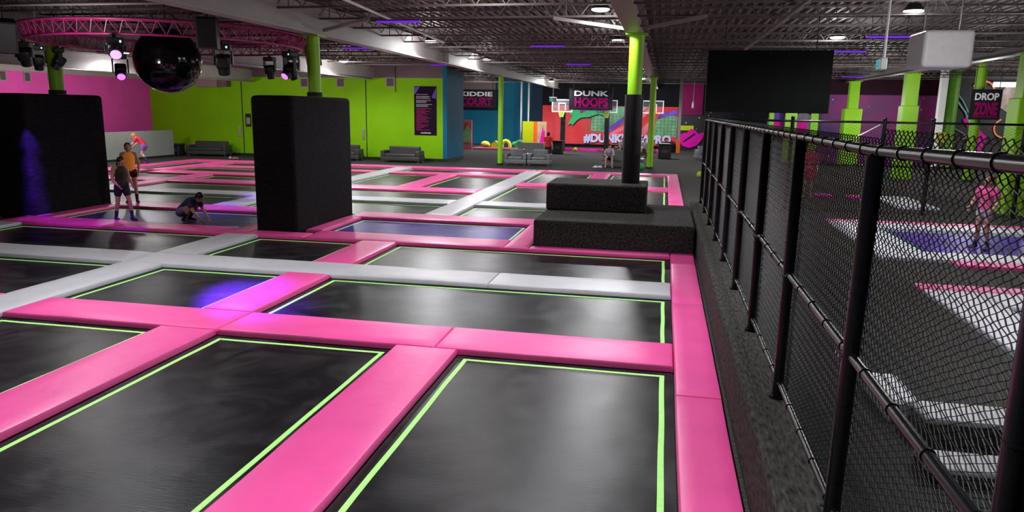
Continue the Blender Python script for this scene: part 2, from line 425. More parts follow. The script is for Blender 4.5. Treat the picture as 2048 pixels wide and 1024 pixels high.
# ------------------------------------------------------------------ trampoline court
def pad(m, x0, x1, y0, y1, label, h=.075, group=None, name='safety_pad', pit=False):
    g = .004; x0 += g; x1 -= g; y0 += g; y1 -= g
    alongx = (x1-x0) >= (y1-y0)
    L = (x1-x0) if alongx else (y1-y0); W = (y1-y0) if alongx else (x1-x0)
    prof = [(0, 0), (0, .6), (.012, .88), (.04, 1), (W*.3, 1.04), (W*.7, 1.04), (W-.04, 1), (W-.012, .88), (W, .6), (W, 0)]
    S = [(0, .6), (.012, .88), (.04, 1)]; k = max(1, int(L/.3))
    S += [(.04+(L-.08)*i/k, 1) for i in range(1, k)]+[(L-.04, 1), (L-.012, .88), (L, .6)]
    mb = MB(); vs = []; fs = []; n = len(prof)
    seed = random.random()*50
    for i, (s, zs) in enumerate(S):
        for j, (u, zz) in enumerate(prof):
            z = h*min(zz, zs if zz > .5 else zz)
            if 2 <= i < len(S)-2 and 2 <= j <= n-3:
                z += .006*mnoise.noise(V((s*1.7+seed, u*3, seed)))
            uu = u
            if 2 <= i < len(S)-2: uu += .006*mnoise.noise(V((s*1.1+seed, 7.3, seed)))
            p = (x0+s, y0+uu, z) if alongx else (x0+W-uu, y0+s, z)
            vs.append(p)
    for i in range(len(S)-1):
        for j in range(n-1): fs.append((i*n+j, i*n+j+1, (i+1)*n+j+1, (i+1)*n+j))
        fs.append((i*n, (i+1)*n, (i+1)*n+n-1, i*n+n-1))
    fs += [tuple(range(n)), tuple(range(len(S)*n-1, (len(S)-1)*n-1, -1))]
    mb.add(vs, fs)
    o = mb.build(name, m, smooth=False)
    auto_smooth(o, 35)
    if pit:
        e = .035; c = o.location
        MB().box(x0+e-c.x, x1-e-c.x, y0+e-c.y, y1-e-c.y, FZ+.0005, -.0005).build('frame_rail', BLACK, o)
    return tag(o, label, 'pad', group)

A = (-2.91, -2.17); B = (-5.98, -5.22); C = (-9.1, -8.32); D = (-12.1, -11.33); E_ = (-14.95, -14.22)
Fc = (-18.1, -17.38); G = (-21.15, -20.42); LB = (-23.2, -22.45); RB = (.24, .69)
r1 = (7.72, 8.55); r2 = (10.9, 11.76); r3 = (14.0, 14.9); r4 = (17.1, 18.0); r5 = (20.25, 21.2); r6 = (23.3, 24.4); r7 = (26.2, 27.3); r8 = (29.5, 30.4); rb = (32.5, 33.35)
y0f = 3.2
P = PINK; GR = GREY
pads = [
 # right border
 (P, *RB, y0f, 6.9, 'pink border pad beside the fence curb, nearest the camera'),
 (P, *RB, 6.9, 10.46, 'pink border pad beside the fence curb, second from the camera'),
 (P, *RB, 10.46, 14.38, 'pink border pad beside the fence curb, ending at the carpeted step'),
 (P, *RB, 17.72, 25.4, 'pink border pad on the right just behind the carpeted steps'),
 (P, *RB, 25.4, 32.5, 'pink border pad at the far right corner of the court'),
 # front pads towards the camera
 (P, *A, y0f, 7.72, 'broad pink pad running to the camera between the two front mats'),
 (P, *B, y0f, 7.72, 'broad pink pad running to the camera at the lower left'),
 (GR, *C, y0f, 10.9, 'grey pad running to the left picture edge, above the pink corner pad'),
 (P, C[1], B[1], *r1, 'deep pink cross pad with a rounded left corner below the violet-lit mat'),
 (P, B[1], -2.45, *r1, 'pink cross pad between the front middle mat and the wide mat behind'),
 (P, -2.45, RB[0], *r1, 'wrinkled pink cross pad ending at the right border, nearest the camera'),
 (P, -14.2, C[0], *r1, 'sliver of pink cross pad at the left picture edge, left of the grey pad'),
 # second row
 (P, *B, r1[1], r2[0], 'short pink pad glowing magenta under the violet light'),
 (GR, -14.2, -9.1, *r2, 'grey cross pad at the left edge, ending at the grey crossing'),
 (GR, -9.1, -2.58, *r2, 'long grey cross pad through the middle of the court'),
 (GR, -2.58, RB[0], *r2, 'quilted grey cross pad ending at the right pink border'),
 # third row
 (P, *B, r2[1], r3[0], 'short pink pad leading from the long grey cross pad to the blue mat'),
 (GR, *C, r2[1], r3[0], 'short grey pad leading up to the near left foot of the middle black pillar'),
 (GR, *E_, r2[1], r3[0], 'grey pad at the left picture edge below the left black pillar'),
 (P, -14.95, -12.2, *r3, 'pink pad lit violet at the foot of the left black pillar'),
 (P, -12.2, -9.22, r3[0], 14.8, 'pink pad in front of the crouching person'),
 (P, -9.22, -8.69, r3[0], 17.1, 'small pink pad along the left side of the middle black pillar'),
 (P, -8.69, -7.3, r3[0], 14.5, 'pink pad along the front foot of the middle black pillar'),
 (P, -7.3, -3.02, *r3, 'pink pad along the near edge of the blue mat'),
 (P, -3.02, -2.5, r3[0], 17.1, 'pink pad between the blue mat and the carpeted step'),
 (P, -2.5, RB[0], r3[0], 14.36, 'narrow deep pink pad along the foot of the carpeted step'),
 (P, -7.7, -7.3, r3[1], 17.1, 'narrow pink pad between the middle black pillar and the blue mat'),
 (P, -14.74, -14.28, r3[1], 17.1, 'narrow pink pad along the foot of the left black pillar'),
 # fourth row
 (P, -14.74, -11.6, *r4, 'pink pad under the person in the orange top'),
 (P, -11.6, -8.69, *r4, 'pink pad lit pale violet beyond the crouching person'),
 (P, -7.68, -2.5, *r4, 'pink pad along the far edge of the blue mat'),
 # rows behind
 (GR, *D, r4[1], r5[0], 'short grey pad lit violet left of the middle black pillar'),
 (GR, *B, r4[1], 25.2, 'long grey pad running away to the sofas, nearer half'),
 (GR, *B, 25.2, rb[0], 'long grey pad running away to the sofas, farther half'),
 (GR, -22.45, D[0], *r5, 'grey cross pad left of the middle black pillar'),
 (GR, D[0], B[0], *r5, 'grey cross pad seen right of the middle black pillar'),
 (GR, B[1], RB[0], *r5, 'grey cross pad running in behind the carpeted steps'),
 (GR, *D, r5[1], rb[0], 'long grey pad running away right of the middle black pillar'),
 (P, Fc[1], D[0], *r6, 'pink cross pad left of the middle black pillar, next behind the grey one'),
 (P, LB[1], Fc[0], *r6, 'pink cross pad behind the person in the orange top'),
 (P, D[1], B[0], *r6, 'pink cross pad right of the middle black pillar, behind the grey one'),
 (P, *C, r6[1], r8[0], 'short pink pad joining two pink cross pads right of the middle black pillar'),
 (P, B[1], RB[0], *r7, 'pink cross pad behind the upper carpeted step'),
 (P, G[1], D[0], *r7, 'pink cross pad behind the orange top, third behind the grey one'),
 (P, LB[1], G[0], *r7, 'short pink cross pad nearest the jumping person in red'),
 (P, D[1], B[0], *r8, 'farthest pink cross pad between the two long grey pads'),
 (P, G[1], D[0], *r8, 'farthest pink cross pad left of the middle black pillar'),
 (P, *A, r7[1], rb[0], 'short pink pad running back above the upper carpeted step'),
 (P, *Fc, r5[1], r7[0], 'slanting-looking pink pad through the far left mats, nearer one'),
 (P, *G, r7[1], rb[0], 'slanting-looking pink pad through the far left mats, farther one'),
 (P, *LB, r5[0], rb[0], 'pink border pad along the far left side below the grey partition'),
 (P, -23.2, -17.8, *rb, 'pink border pad at the back, below the left sofa'),
 (P, -17.8, -11.9, *rb, 'pink border pad at the back, beside and behind the middle black pillar'),
 (P, -11.9, -5.6, *rb, 'pink border pad at the back, between the two long grey pads'),
 (P, -5.6, RB[1], *rb, 'pink border pad at the back, below the armchairs'),
]
for p in pads: pad(*p, pit=True)

def bed(m, x0, x1, y0, y1, label, ix=.09, iy=.10, zb=FZ+.0005):
    x0 += .006; x1 -= .006; y0 += .006; y1 -= .006
    t = thing('trampoline', label, 'trampoline', ((x0+x1)/2, (y0+y1)/2, zb))
    X, Y = (x1-x0)/2, (y1-y0)/2
    MB().box(-X, X, -Y, Y, 0, .018).build('jump_mat', m, t)
    mb = MB(); w = .05
    def strip(pts):
        n = len(pts); vs = []; fs = []
        for i, (p, q) in enumerate(pts): vs += [(p[0], p[1], .0185), (q[0], q[1], .0185), (q[0], q[1], .0215), (p[0], p[1], .0215)]
        for i in range(n-1):
            for k in range(4): fs.append((4*i+k, 4*i+(k+1) % 4, 4*i+4+(k+1) % 4, 4*i+4+k))
        mb.add(vs, fs+[(0, 3, 2, 1), (4*n-4, 4*n-3, 4*n-2, 4*n-1)])
    a, b = X-ix, Y-iy
    wob = lambda s, q: .009*mnoise.noise(V((s*1.3, q, X)))
    for sx in (-1, 1):
        k = max(2, int(2*b/.25))
        strip([((sx*a+wob(-b+2*b*i/k, sx), -b+2*b*i/k), (sx*(a-w)+wob(-b+2*b*i/k, sx), -b+2*b*i/k)) for i in range(k+1)])
    for sy_ in (-1, 1):
        k = max(2, int(2*(a-w)/.25))
        strip([((-a+w+2*(a-w)*i/k, sy_*b+wob(i*.3, sy_+3)), (-a+w+2*(a-w)*i/k, sy_*(b-w)+wob(i*.3, sy_+3))) for i in range(k+1)])
    mb.build('lime_border_stripe', LIME, t)
    return t
beds = [
 (BED, A[1], RB[0], y0f, r1[0], 'large black trampoline mat at the front right, nearest the camera'),
 (BED, B[1], A[0], y0f, r1[0], 'large black trampoline mat at the front centre between two pink pads'),
 (BED, C[1], B[0], y0f, r1[0], 'black trampoline mat at the lower left picture edge'),
 (BED, B[1], RB[0], r1[1], r2[0], 'wide black trampoline mat behind the front two, below the grey cross pad'),
 (BED, C[1], B[0], r1[1], r2[0], 'trampoline mat with a violet light pool, left of the magenta-lit pad'),
 (BED, -14.2, C[0], r1[1], r2[0], 'black trampoline mat at the left edge, below the grey cross pad'),
 (BED, B[1], RB[0], r2[1], r3[0], 'wide black trampoline mat just in front of the carpeted step'),
 (BED, C[1], B[0], r2[1], r3[0], 'small black trampoline mat in front of the middle black pillar'),
 (BED, E_[1], C[0], r2[1], r3[0], 'wide black trampoline mat in front of the left black pillar'),
 (BEDB, -7.3, -3.02, r3[1], r4[0], 'blue trampoline mat between the middle black pillar and the carpeted step'),
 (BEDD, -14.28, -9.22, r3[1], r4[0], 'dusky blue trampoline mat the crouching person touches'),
 (BED, B[1], -2.5, r4[1], r5[0], 'black trampoline mat left of the carpeted steps, behind the blue one'),
 (BED, D[1], B[0], r4[1], r5[0], 'black trampoline mat just behind the blue one, right of the middle black pillar'),
 (BED, -17.38, D[0], r4[1], r5[0], 'black trampoline mat behind the person in the orange top'),
 (BED, B[1], RB[0], r5[1], r7[0], 'black trampoline mat running in behind the upper carpeted step'),
 (BED, D[1], B[0], r5[1], r6[0], 'black trampoline mat between the grey and pink cross pads right of the pillar'),
 (BED, Fc[1], D[0], r5[1], r6[0], 'black trampoline mat between the grey and pink cross pads left of the pillar'),
 (BED, LB[1], Fc[0], r5[1], r6[0], 'black trampoline mat partly hidden behind the person in the orange top'),
 (BED, Fc[1], D[0], r6[1], r7[0], 'black trampoline mat left of the middle pillar, between two pink cross pads'),
 (BED, LB[1], Fc[0], r6[1], r7[0], 'thin-looking black trampoline mat beside the orange top, above its elbow'),
 (BED, C[1], B[0], r6[1], r8[0], 'black trampoline mat left of the long grey pad, right of the short pink pad'),
 (BED, D[1], C[0], r6[1], r8[0], 'black trampoline mat right of the middle pillar, left of the short pink pad'),
 (BED, G[1], D[0], r7[1], r8[0], 'black trampoline mat far left, behind the third pink cross pad'),
 (BED, LB[1], G[0], r7[1], rb[0], 'black trampoline mat the jumping person in red hovers over'),
 (BED, G[1], D[0], r8[1], rb[0], 'black trampoline mat at the far back, below the left sofa'),
 (BED, D[1], B[0], r8[1], rb[0], 'black trampoline mat at the far back, between the long grey pads'),
 (BED, A[1], RB[0], r7[1], rb[0], 'black trampoline mat at the far right back corner'),
 (BED, B[1], A[0], r7[1], rb[0], 'black trampoline mat at the back, above the upper carpeted step'),
]
for q in beds: bed(*q)

# ------------------------------------------------------------------ carpeted blocks and pillars
tag(MB().rbox(-2.47, .685, 14.38, 17.7, FZ, .6, .04).build('carpeted_step', WEAVE), 'wide low black carpeted block at the fence end', 'step block')
tag(MB().rbox(-2.47, -.30, 15.95, 17.4, .601, 1.19, .04).build('carpeted_step', WEAVE), 'smaller black carpeted block holding the black-padded column, on the low one', 'step block')
def pillar(x0, x1, y0, y1, h, label, ribs=False):
    t = thing('padded_pillar', label, 'pillar', ((x0+x1)/2, (y0+y1)/2, 0))
    a, b = (x1-x0)/2, (y1-y0)/2
    MB().rbox(-a, a, -b, b, FZ, h, .09, 3).build('carpeted_body', PILLARC, t)
    MB().box(-a+.12, a-.12, -b+.12, b-.12, h-.01, h+.006).build('top_panel', BLACK, t)
pillar(-8.68, -7.71, 14.52, 17.55, 2.97, 'massive black carpeted pillar in the middle of the court')
pillar(-15.85, -14.76, 14.92, 17.5, 2.95, 'massive black carpeted pillar at the left picture edge, lit violet')

def column(x, y, z0, z1, r, label, padtop=None, square=None, m=GREENP):
    t = thing('green_column', label, 'column', (x, y, z0))
    h = z1-z0
    if square:
        s, hs = square
        MB().rbox(-s, s, -s, s, 0, hs, .03).build('wide_casing', m, t)
        MB().rbox(-r, r, -r, r, hs, h-.03, .01).build('shaft', m, t)
    else:
        lo = padtop-z0 if padtop else 0
        auto_smooth(MB().cyl((0, 0, lo), (0, 0, h-.03), r, n=24).build('shaft', m, t))
        if padtop:
            auto_smooth(MB().cyl((0, 0, 0), (0, 0, lo-.001), r+.045, n=28).build('black_pad_wrap', mat('black_pad_vinyl', (.004, .004, .005), .5, spec=.3, var=.2, vscale=6), t))
        else:
            auto_smooth(MB().cyl((0, 0, 0), (0, 0, .1), r+.03, n=24).build('base_collar', BLACK, t))
    MB().box(-r-.08, r+.08, -r-.08, r+.08, h-.03, h-.002).build('cap_plate', m, t)
    return t
column(-.68, 16.65, 1.192, 4.40, .155, 'green column with a tall black pad wrap standing on the upper carpeted block', 3.12)
column(-8.05, 36.5, 0, 4.38, .13, 'slim green column left of the armchairs')
column(-.62, 37.1, 0, 4.40, .15, 'slim green column behind and right of the black-padded column')
column(-8.15, 16.5, 2.985, 4.38, .15, 'green column rising from the middle black pillar')
column(-15.33, 16.6, 2.965, 4.20, .17, 'green column rising from the left black pillar')
column(9.98, 23.6, 0, 4.55, .26, 'broad lime green column at the right picture edge', square=(.36, 3.3))
column(10.4, 35.5, 0, 4.55, .26, 'square lime green column with stepped casing below the white box', square=(.33, 3.2))
column(9.95, 43.6, 0, 4.55, .24, 'square lime green column with stepped casing right of the black screen', square=(.43, 3.1))
column(13.2, 44.5, 0, 5.2, .2, 'thin green column against the starry purple wall', square=(.25, 2.9))
column(12.95, 35.1, 0, 5.2, .2, 'green column behind the hanging zone sign')
column(14.95, 44.0, 0, 5.2, .33, 'broad dark green column right of the pale post', m=mat('dark_green_paint', (.10, .30, .004), .5, var=.1))
tag(MB().rbox(14.15, 14.5, 43.4, 43.7, 0, 5.2, .02).build('pale_post', WHITE), 'pale grey square post beside the broad dark green column', 'post')
for (x, y, lab) in ((-10.55, 55, 'thin white steel post left of the dark court wall'), (-10.0, 55, 'thin white steel post by the orange-striped panel')):
    tag(MB().cyl((x, y, 0), (x, y, 5.2), .06).build('steel_post', WHITE, smooth=True), lab, 'post')
t = thing('steel_post', 'grey steel post at the right end of the coral mural with striped foot', 'post', (1.0, 52.6, 0))
MB().box(-.1, .1, -.1, .1, 0, 5.2).build('shaft', mat('grey_steel', (.3, .3, .3), .5, var=.1), t)
MB().box(-.13, .13, -.13, .13, .0, .9).build('foot_guard', ORANGE, t)

# ------------------------------------------------------------------ chain link fence
def zig(mb, y0, y1, z0, z1, d=.0145, r=.0033, x=0.0, plane='y'):
    k = 0; c = y0; ph = 0
    tri = [(r*math.cos(2*math.pi*j/3+.5), r*math.sin(2*math.pi*j/3+.5)) for j in range(3)]
    n = int((z1-z0)/d); verts = mb.v; faces = mb.f
    while c <= y1:
        o = len(verts)
        for i in range(n+1):
            z = z0+i*d; s = 1 if ((i+ph) % 2) else -1
            yy = c+s*d; xx = x+.003*(1 if (i % 4) in (0, 1) else -1)
            for a, b in tri: verts.append(V((xx+a, yy+b, z)) if plane == 'y' else V((yy+b, xx+a, z)))
        for i in range(n):
            for j in range(3):
                faces.append((o+3*i+j, o+3*i+(j+1) % 3, o+3*i+3+(j+1) % 3, o+3*i+3+j))
        c += 2*d; ph += 1
FX = .97
t = thing('chain_link_fence', 'tall black chain link fence on the carpeted curb at the right', 'fence', (FX, 0, .6))
PY = [.2, 2.05, 3.80, 5.67, 7.48, 9.29, 11.1, 12.91, 14.72, 16.53, 18.34]
for i, y in enumerate(PY):
    ly = -.09 if i == 2 else 0
    p = MB().cyl((0, y, .001), (0, y+ly, 1.965), .042, n=16).cyl((0, y, .001), (0, y, .02), .062, n=16)
    for z in (.3, .72, 1.3, 1.75): p.cyl((0, y+ly*z/1.965, z), (0, y+ly*z/1.965, z+.008), .0445, n=16)
    po = auto_smooth(p.build('post', BLACKM, t))
    for dy, z in ((-.03, .97), (.03, .97), (.03, .12)): MB().cyl((-.055, y+dy, z), (0, y+dy, z), .011, n=8).build('rail_clamp', SILVER, po)
def rail(z, r, name, tie, x=0, rise=0):
    zz = lambda q: z+max(0, 3.7-q)*rise
    m = MB().cyl((x, 3.7, z), (x, PY[-1]+.05, z), r, n=16).cyl((x, -.5, zz(-.5)), (x, 3.7, z), r, n=16)
    y = -.3
    while y < PY[-1]:
        m.cyl((x, y, zz(y)), (x, y+.009, zz(y+.009)), r+.005, n=14); y += tie
    return auto_smooth(m.build(name, BLACKM, t))
rail(1.99, .027, 'top_rail', .30, rise=.024); rail(.98, .024, 'middle_rail', .42); rail(.13, .021, 'bottom_rail', .42)
for i in range(len(PY)-1):
    m = MB(); zig(m, PY[i]+.02, PY[i+1]-.02, .06, 2.055+(.035 if i < 2 else 0), x=.045)
    m.build('chain_link_mesh', BLACKMESH, t)
# second fence closing the right-hand court
t = thing('chain_link_fence', 'farther black chain link fence with ball-topped posts behind the right court', 'fence', (0, 22.6, 0))
for x in (1.3, 3.6, 6.05, 7.3, 9.6):
    p = MB().cyl((x, 0, .001), (x, 0, 2.62), .055, n=14).ell((x, 0, 2.66), .06, .06, .05)
    auto_smooth(p.build('post', BLACKM, t))
auto_smooth(MB().cyl((1.3, 0, 2.57), (9.6, 0, 2.57), .032, n=10).build('top_rail', BLACKM, t))
auto_smooth(MB().cyl((1.3, 0, 1.35), (9.6, 0, 1.35), .024, n=10).build('middle_rail', BLACKM, t))
auto_smooth(MB().cyl((5.3, .04, 2.12), (5.95, .04, 2.5), .02, n=8).build('brace_bar', SILVER, t))
m = MB(); zig(m, 1.36, 9.54, .06, 2.55, d=.042, r=.005, x=.06, plane='x'); m.build('chain_link_mesh', BLACKMESH, t)

# ------------------------------------------------------------------ right-hand court behind the fence
rp = [
 (WHITEP, 4.3, 5.2, 15.15, 20.1, 'white pad along the left side of the fenced court with the child'),
 (WHITEP, 5.2, 9.6, 19.2, 20.1, 'white pad along the far side of the fenced court, behind the child'),
 (P, 4.3, 9.6, 20.1, 20.5, 'thin pink pad behind the far white pad of the fenced court'),
 (WHITEP, 5.2, 9.6, 15.15, 16.0, 'white pad along the near side of the fenced court, before the child'),
 (P, 5.5, 9.6, 14.65, 15.15, 'pink pad in front of the near white pad, below the child'),
 (P, 4.15, 9.6, 12.4, 12.85, 'pink pad along the far edge of the nearer fenced court'),
 (WHITEP, 4.15, 5.0, 8.6, 12.4, 'white pad along the left side of the nearer fenced court'),
 (WHITEP, 5.0, 9.6, 11.5, 12.4, 'white pad along the far side of the nearer fenced court'),
 (WHITEP, 7.1, 8.2, 23.9, 27.0, 'white pad far behind the second fence'),
 (MAGENTA, 5.2, 5.75, 26.5, 27.1, 'magenta pad far behind the second fence, left one'),
 (MAGENTA, 6.2, 6.85, 26.4, 27.0, 'magenta pad far behind the second fence, right one'),
]
for q in rp: pad(*q)
bed(BEDB, 5.2, 9.6, 16.0, 19.2, 'blue trampoline mat the child behind the fence stands on', zb=0)
bed(BEDB, 5.0, 9.6, 8.6, 11.5, 'blue trampoline mat at the right picture edge behind the fence', zb=0)
pad(WHITEP, 2.15, 2.45, 6.87, 7.7, 'short pale pad running back from the farther black step block behind the fence', .2)
def fstep(x0, x1, y0, y1, z0, z1, label):
    t = thing('foam_step', label, 'step block', ((x0+x1)/2, (y0+y1)/2, z0)); a, b = (x1-x0)/2, (y1-y0)/2
    MB().rbox(-a, a, -b, b, 0, z1-z0-.06, .03).build('carpeted_body', WEAVE, t)
    MB().rbox(-a, a, -b, b, z1-z0-.059, z1-z0, .025).build('pale_top', GREY, t)  # top slab paler than the carpeted body
fstep(2.3, 5.6, 6.42, 6.85, 0, .25, 'pale-topped black step block at lower right behind the fence, farther one')
fstep(2.1, 5.2, 5.7, 6.05, 0, .14, 'pale-topped black step block at lower right behind the fence, nearer one')

# ------------------------------------------------------------------ hanging things
t = thing('projection_screen', 'big black screen hung on two cables above the fence', 'screen', (2.5, 20.0, 2.78))
MB().box(-1.5, 1.5, -.06, .06, 0, 1.54).build('panel', mat('screen_black', (.004, .0045, .0045), .85, spec=.1, var=.2, vscale=2), t)
for x in (-1.1, 1.1): MB().cyl((x, 0, 1.54), (x, 0, 2.44), .012, n=6).build('cable', BLACKS, t)
t = thing('air_handler', 'white box with a rounded upper corner hanging above the right court', 'air handler', (4.95, 15.5, 3.63))
MB().rbox(-.42, .42, -.5, .5, 0, .66, .07, 3).build('body', mat('white_enamel', (.62, .62, .63), .5, var=.05), t)
for x in (-.3, .3): MB().cyl((x, 0, .66), (x, 0, 1.5), .015, n=6).build('hanger_rod', SILVER, t)
def exit_sign(x, y, z, top, label, m=None, s=1.0):
    t = thing('exit_sign', label, 'sign', (x, y, z))
    MB().cyl((0, 0, .16*s), (0, 0, top-z), .02, n=8).build('drop_rod', WHITE, t)
    MB().rbox(-.12*s, .05*s, -.2*s, .2*s, -.14*s, .16*s, .015).build('case', WHITE, t)
    f = MB().box(-.135*s, -.121*s, -.18*s, .18*s, -.12*s, .12*s).build('lit_face', mat('exit_teal', (.05, .3, .36), .5, emit=.5, ecol=(.1, .55, .6, 1), var=.1), t)
    g = MB().cyl((-.136*s, -.04, .05*s), (-.14*s, -.04, .05*s), .03*s).box(-.14*s, -.1361*s, -.1*s, .1*s, -.06*s, -.02*s).build('running_figure_mark', WHITE, f)
exit_sign(3.1, 12.0, 3.49, 4.76, 'white exit sign on a long white drop rod in front of the white box', s=.55)
t = thing('exit_sign', 'small exit sign on a rod in front of the left hoop', 'sign', (-7.28, 49.0, 3.45))
MB().cyl((0, 0, .15), (0, 0, 1.33), .02, n=8).build('drop_rod', WHITE, t)
MB().rbox(-.25, .25, -.06, .06, -.15, .16, .02).build('case', WHITE, t)
MB().box(-.2, -.02, -.075, -.061, -.1, .1).build('lit_face', mat('exit_green', (.05, .4, .3), .5, emit=.5, ecol=(.1, .6, .45, 1), var=.1), t)
t = thing('pendant_lamp', 'small white pendant hanging before the wine red wall panel', 'lamp', (1.75, 50, 3.05))
MB().cyl((0, 0, .4), (0, 0, 1.75), .012, n=6).build('cord', WHITE, t)
MB().cyl((0, 0, 0), (0, 0, .42), .09, .06, n=14).build('lamp_shade', WHITE, t, smooth=True)

# ring truss
RC = V((-11.62, 16.2, 0)); RR = 2.98
def rp_(a, r, z): return V((RC.x+r*math.cos(a), RC.y+r*math.sin(a), z))
t = thing('ring_truss', 'magenta circular lighting truss hung around the mirror ball', 'truss', (RC.x, RC.y, 4.09))
loc = lambda p: p-V((RC.x, RC.y, 4.09))
N = 64
for (r, z) in ((RR, 4.12), (RR-.14, 4.40), (RR+.14, 4.40)):
    MB().tube([loc(rp_(2*math.pi*k/N, r, z)) for k in range(N)], .026, 8, True).build('ring_tube', TRUSSP, t, smooth=True)
m = MB()
for k in range(N):
    a, b, c = 2*math.pi*k/N, 2*math.pi*(k+.5)/N, 2*math.pi*(k+1)/N
    for r in (RR-.14, RR+.14):
        m.cyl(loc(rp_(a, RR, 4.12)), loc(rp_(b, r, 4.40)), .01, n=5); m.cyl(loc(rp_(b, r, 4.40)), loc(rp_(c, RR, 4.12)), .01, n=5)
    m.cyl(loc(rp_(b, RR-.14, 4.40)), loc(rp_(b, RR+.14, 4.40)), .01, n=5)
m.build('lattice_bars', TRUSSP, t)
for a in (.4, 1.9, 3.5, 5.2):
    MB().cyl(loc(rp_(a, RR, 4.40)), loc(rp_(a, RR, 5.2)), .012, n=6).build('hanging_cable', SILVER, t)

# mirror ball
t = thing('mirror_ball', 'huge dark mirror ball hanging inside the ring truss', 'mirror ball', (-11.78, 16.2, 3.78))
rb_ = .765; m = MB(); nr = 44
for i in range(nr):
    p0, p1 = -math.pi/2+math.pi*i/nr+.004, -math.pi/2+math.pi*(i+1)/nr-.004
    k = max(4, int(2*math.pi*math.cos((p0+p1)/2)*rb_/(math.pi*rb_/nr)))
    for j in range(k):
        a0, a1 = 2*math.pi*j/k+.003, 2*math.pi*(j+1)/k-.003
        q = [V((math.cos(p)*math.cos(a), math.cos(p)*math.sin(a), math.sin(p)))*rb_ for p, a in ((p0, a0), (p0, a1), (p1, a1), (p1, a0))]
        m.add(q, [(0, 1, 2, 3)])
m.build('mirror_tiles', mat('dark_mirror', (.05, .05, .055), .1, metal=1, var=.25, vscale=3), t)
m = MB(); m.ell((0, 0, 0), rb_-.008, rb_-.008, rb_-.008, 40, 24); m.build('core', BLACK, t, smooth=True)
MB().cyl((0, 0, rb_-.03), (0, 0, rb_+.1), .14, n=16).cyl((0, 0, rb_+.1), (0, 0, 1.42), .02, n=8).build('motor_mount', BLACKS, t)

# moving head lights
def moving_head(loc_, tilt, rz, label, lens=None, led=None, s=1.0, hang=None):
    t = thing('moving_head_light', label, 'stage light', loc_, rz)
    top = (hang if hang else 4.10)-loc_[2]
    MB().rbox(-.17*s, .17*s, -.13*s, .13*s, top-.2*s, top-.06*s, .02).cyl((0, 0, top-.06*s), (0, 0, top-.002), .04).build('base_box', BLACKS, t)
    for q in (-1, 1): MB().rbox(q*.18*s-.02*s, q*.18*s+.02*s, -.06*s, .06*s, -.06*s, top-.2*s, .015).build('yoke_arm', BLACKS, t)
    rm = Matrix.Rotation(tilt, 3, 'X')
    h = MB(); h.rbox(-.145*s, .145*s, -.15*s, .15*s, -.12*s, .16*s, .06*s, 3); h.cyl((0, 0, -.12*s), (0, 0, -.26*s), .13*s, .12*s, n=20)
    h.v = [rm @ p for p in h.v]
    hd = auto_smooth(h.build('head', BLACKS, t))
    l = MB().cyl((0, 0, -.262*s), (0, 0, -.268*s), .10*s, n=20); l.v = [rm @ p for p in l.v]
    l.build('lens', lens or mat('dark_lens', (.01, .01, .012), .1, var=.05), hd)
    if led: MB().rbox(.08*s, .115*s, -.14*s, -.131*s, top-.16*s, top-.115*s, .004).build('status_display', led, t)
    return t
heads = [((-13.88, 14.22, 3.76), .5, .5, 'dark stage light at the left end of the ring truss', None, None, .9),
 ((-14.42, 15.15, 3.70), .3, .8, 'stage light with a white status display near the left end of the truss', None, BLUELED, .8),
 ((-14.55, 15.9, 3.74), .6, 2.6, 'stage light seen just left of the left green column top', None, None, .8),
 ((-10.85, 13.32, 3.84), -1.0, .69, 'stage light with a bright violet lens on the near side of the truss', VIOLENS, BLUELED, 1.0),
 ((-14.15, 17.5, 3.60), -.9, .69, 'lower stage light with a violet lens below the bright one', VIOLENS, None, 1.0),
 ((-10.6, 18.85, 3.70), .2, 0, 'small stage light right of the mirror ball under the loudspeaker', None, None, .85),
 ((-9.35, 14.7, 3.65), .3, .4, 'stage light with a blue-white status display right of the loudspeaker', None, BLUELED, 1.0),
 ((-9.0, 16.95, 3.60), -.9, -.3, 'stage light with a violet lens at the right end of the truss', VIOLENS, BLUELED, .9),
 ((-9.22, 17.5, 3.68), .3, .2, 'dark stage light second from the middle green column', None, None, .9),
 ((-9.55, 18.05, 3.66), .5, -.5, 'dark stage light next to the middle green column', None, None, .9)]
for q in heads: moving_head(*q)
def speaker(loc_, rz, tilt, size, label):
    t = thing('loudspeaker', label, 'loudspeaker', loc_, rz)
    w, d, h = size; rm = Matrix.Rotation(tilt, 3, 'X')
    b = MB().rbox(-w/2, w/2, -d/2, d/2, -h/2, h/2, .03); b.v = [rm @ p for p in b.v]; b.build('cabinet', BLACKS, t)
    g = MB().rbox(-w/2+.03, w/2-.03, -d/2-.012, -d/2-.001, -h/2+.03, h/2-.03, .004); g.v = [rm @ p for p in g.v]; g.build('grille', mat('speaker_grille', (.007, .008, .01), .6, var=.3, vscale=60), t)
    MB().cyl((0, 0, h/2-.02), (0, 0, 5.2-loc_[2]), .015, n=6).build('hanger_cable', BLACKS, t)
speaker((-9.15, 13.9, 4.17), .35, 0, (.40, .3, .62), 'black loudspeaker hanging on the near right of the ring truss')
speaker((-13.42, 13.3, 4.08), .9, .35, (.42, .34, .66), 'tilted black loudspeaker at the left picture edge')
speaker((-9.0, 18.2, 4.06), -.8, .15, (.34, .3, .56), 'black loudspeaker beside the middle green column top')

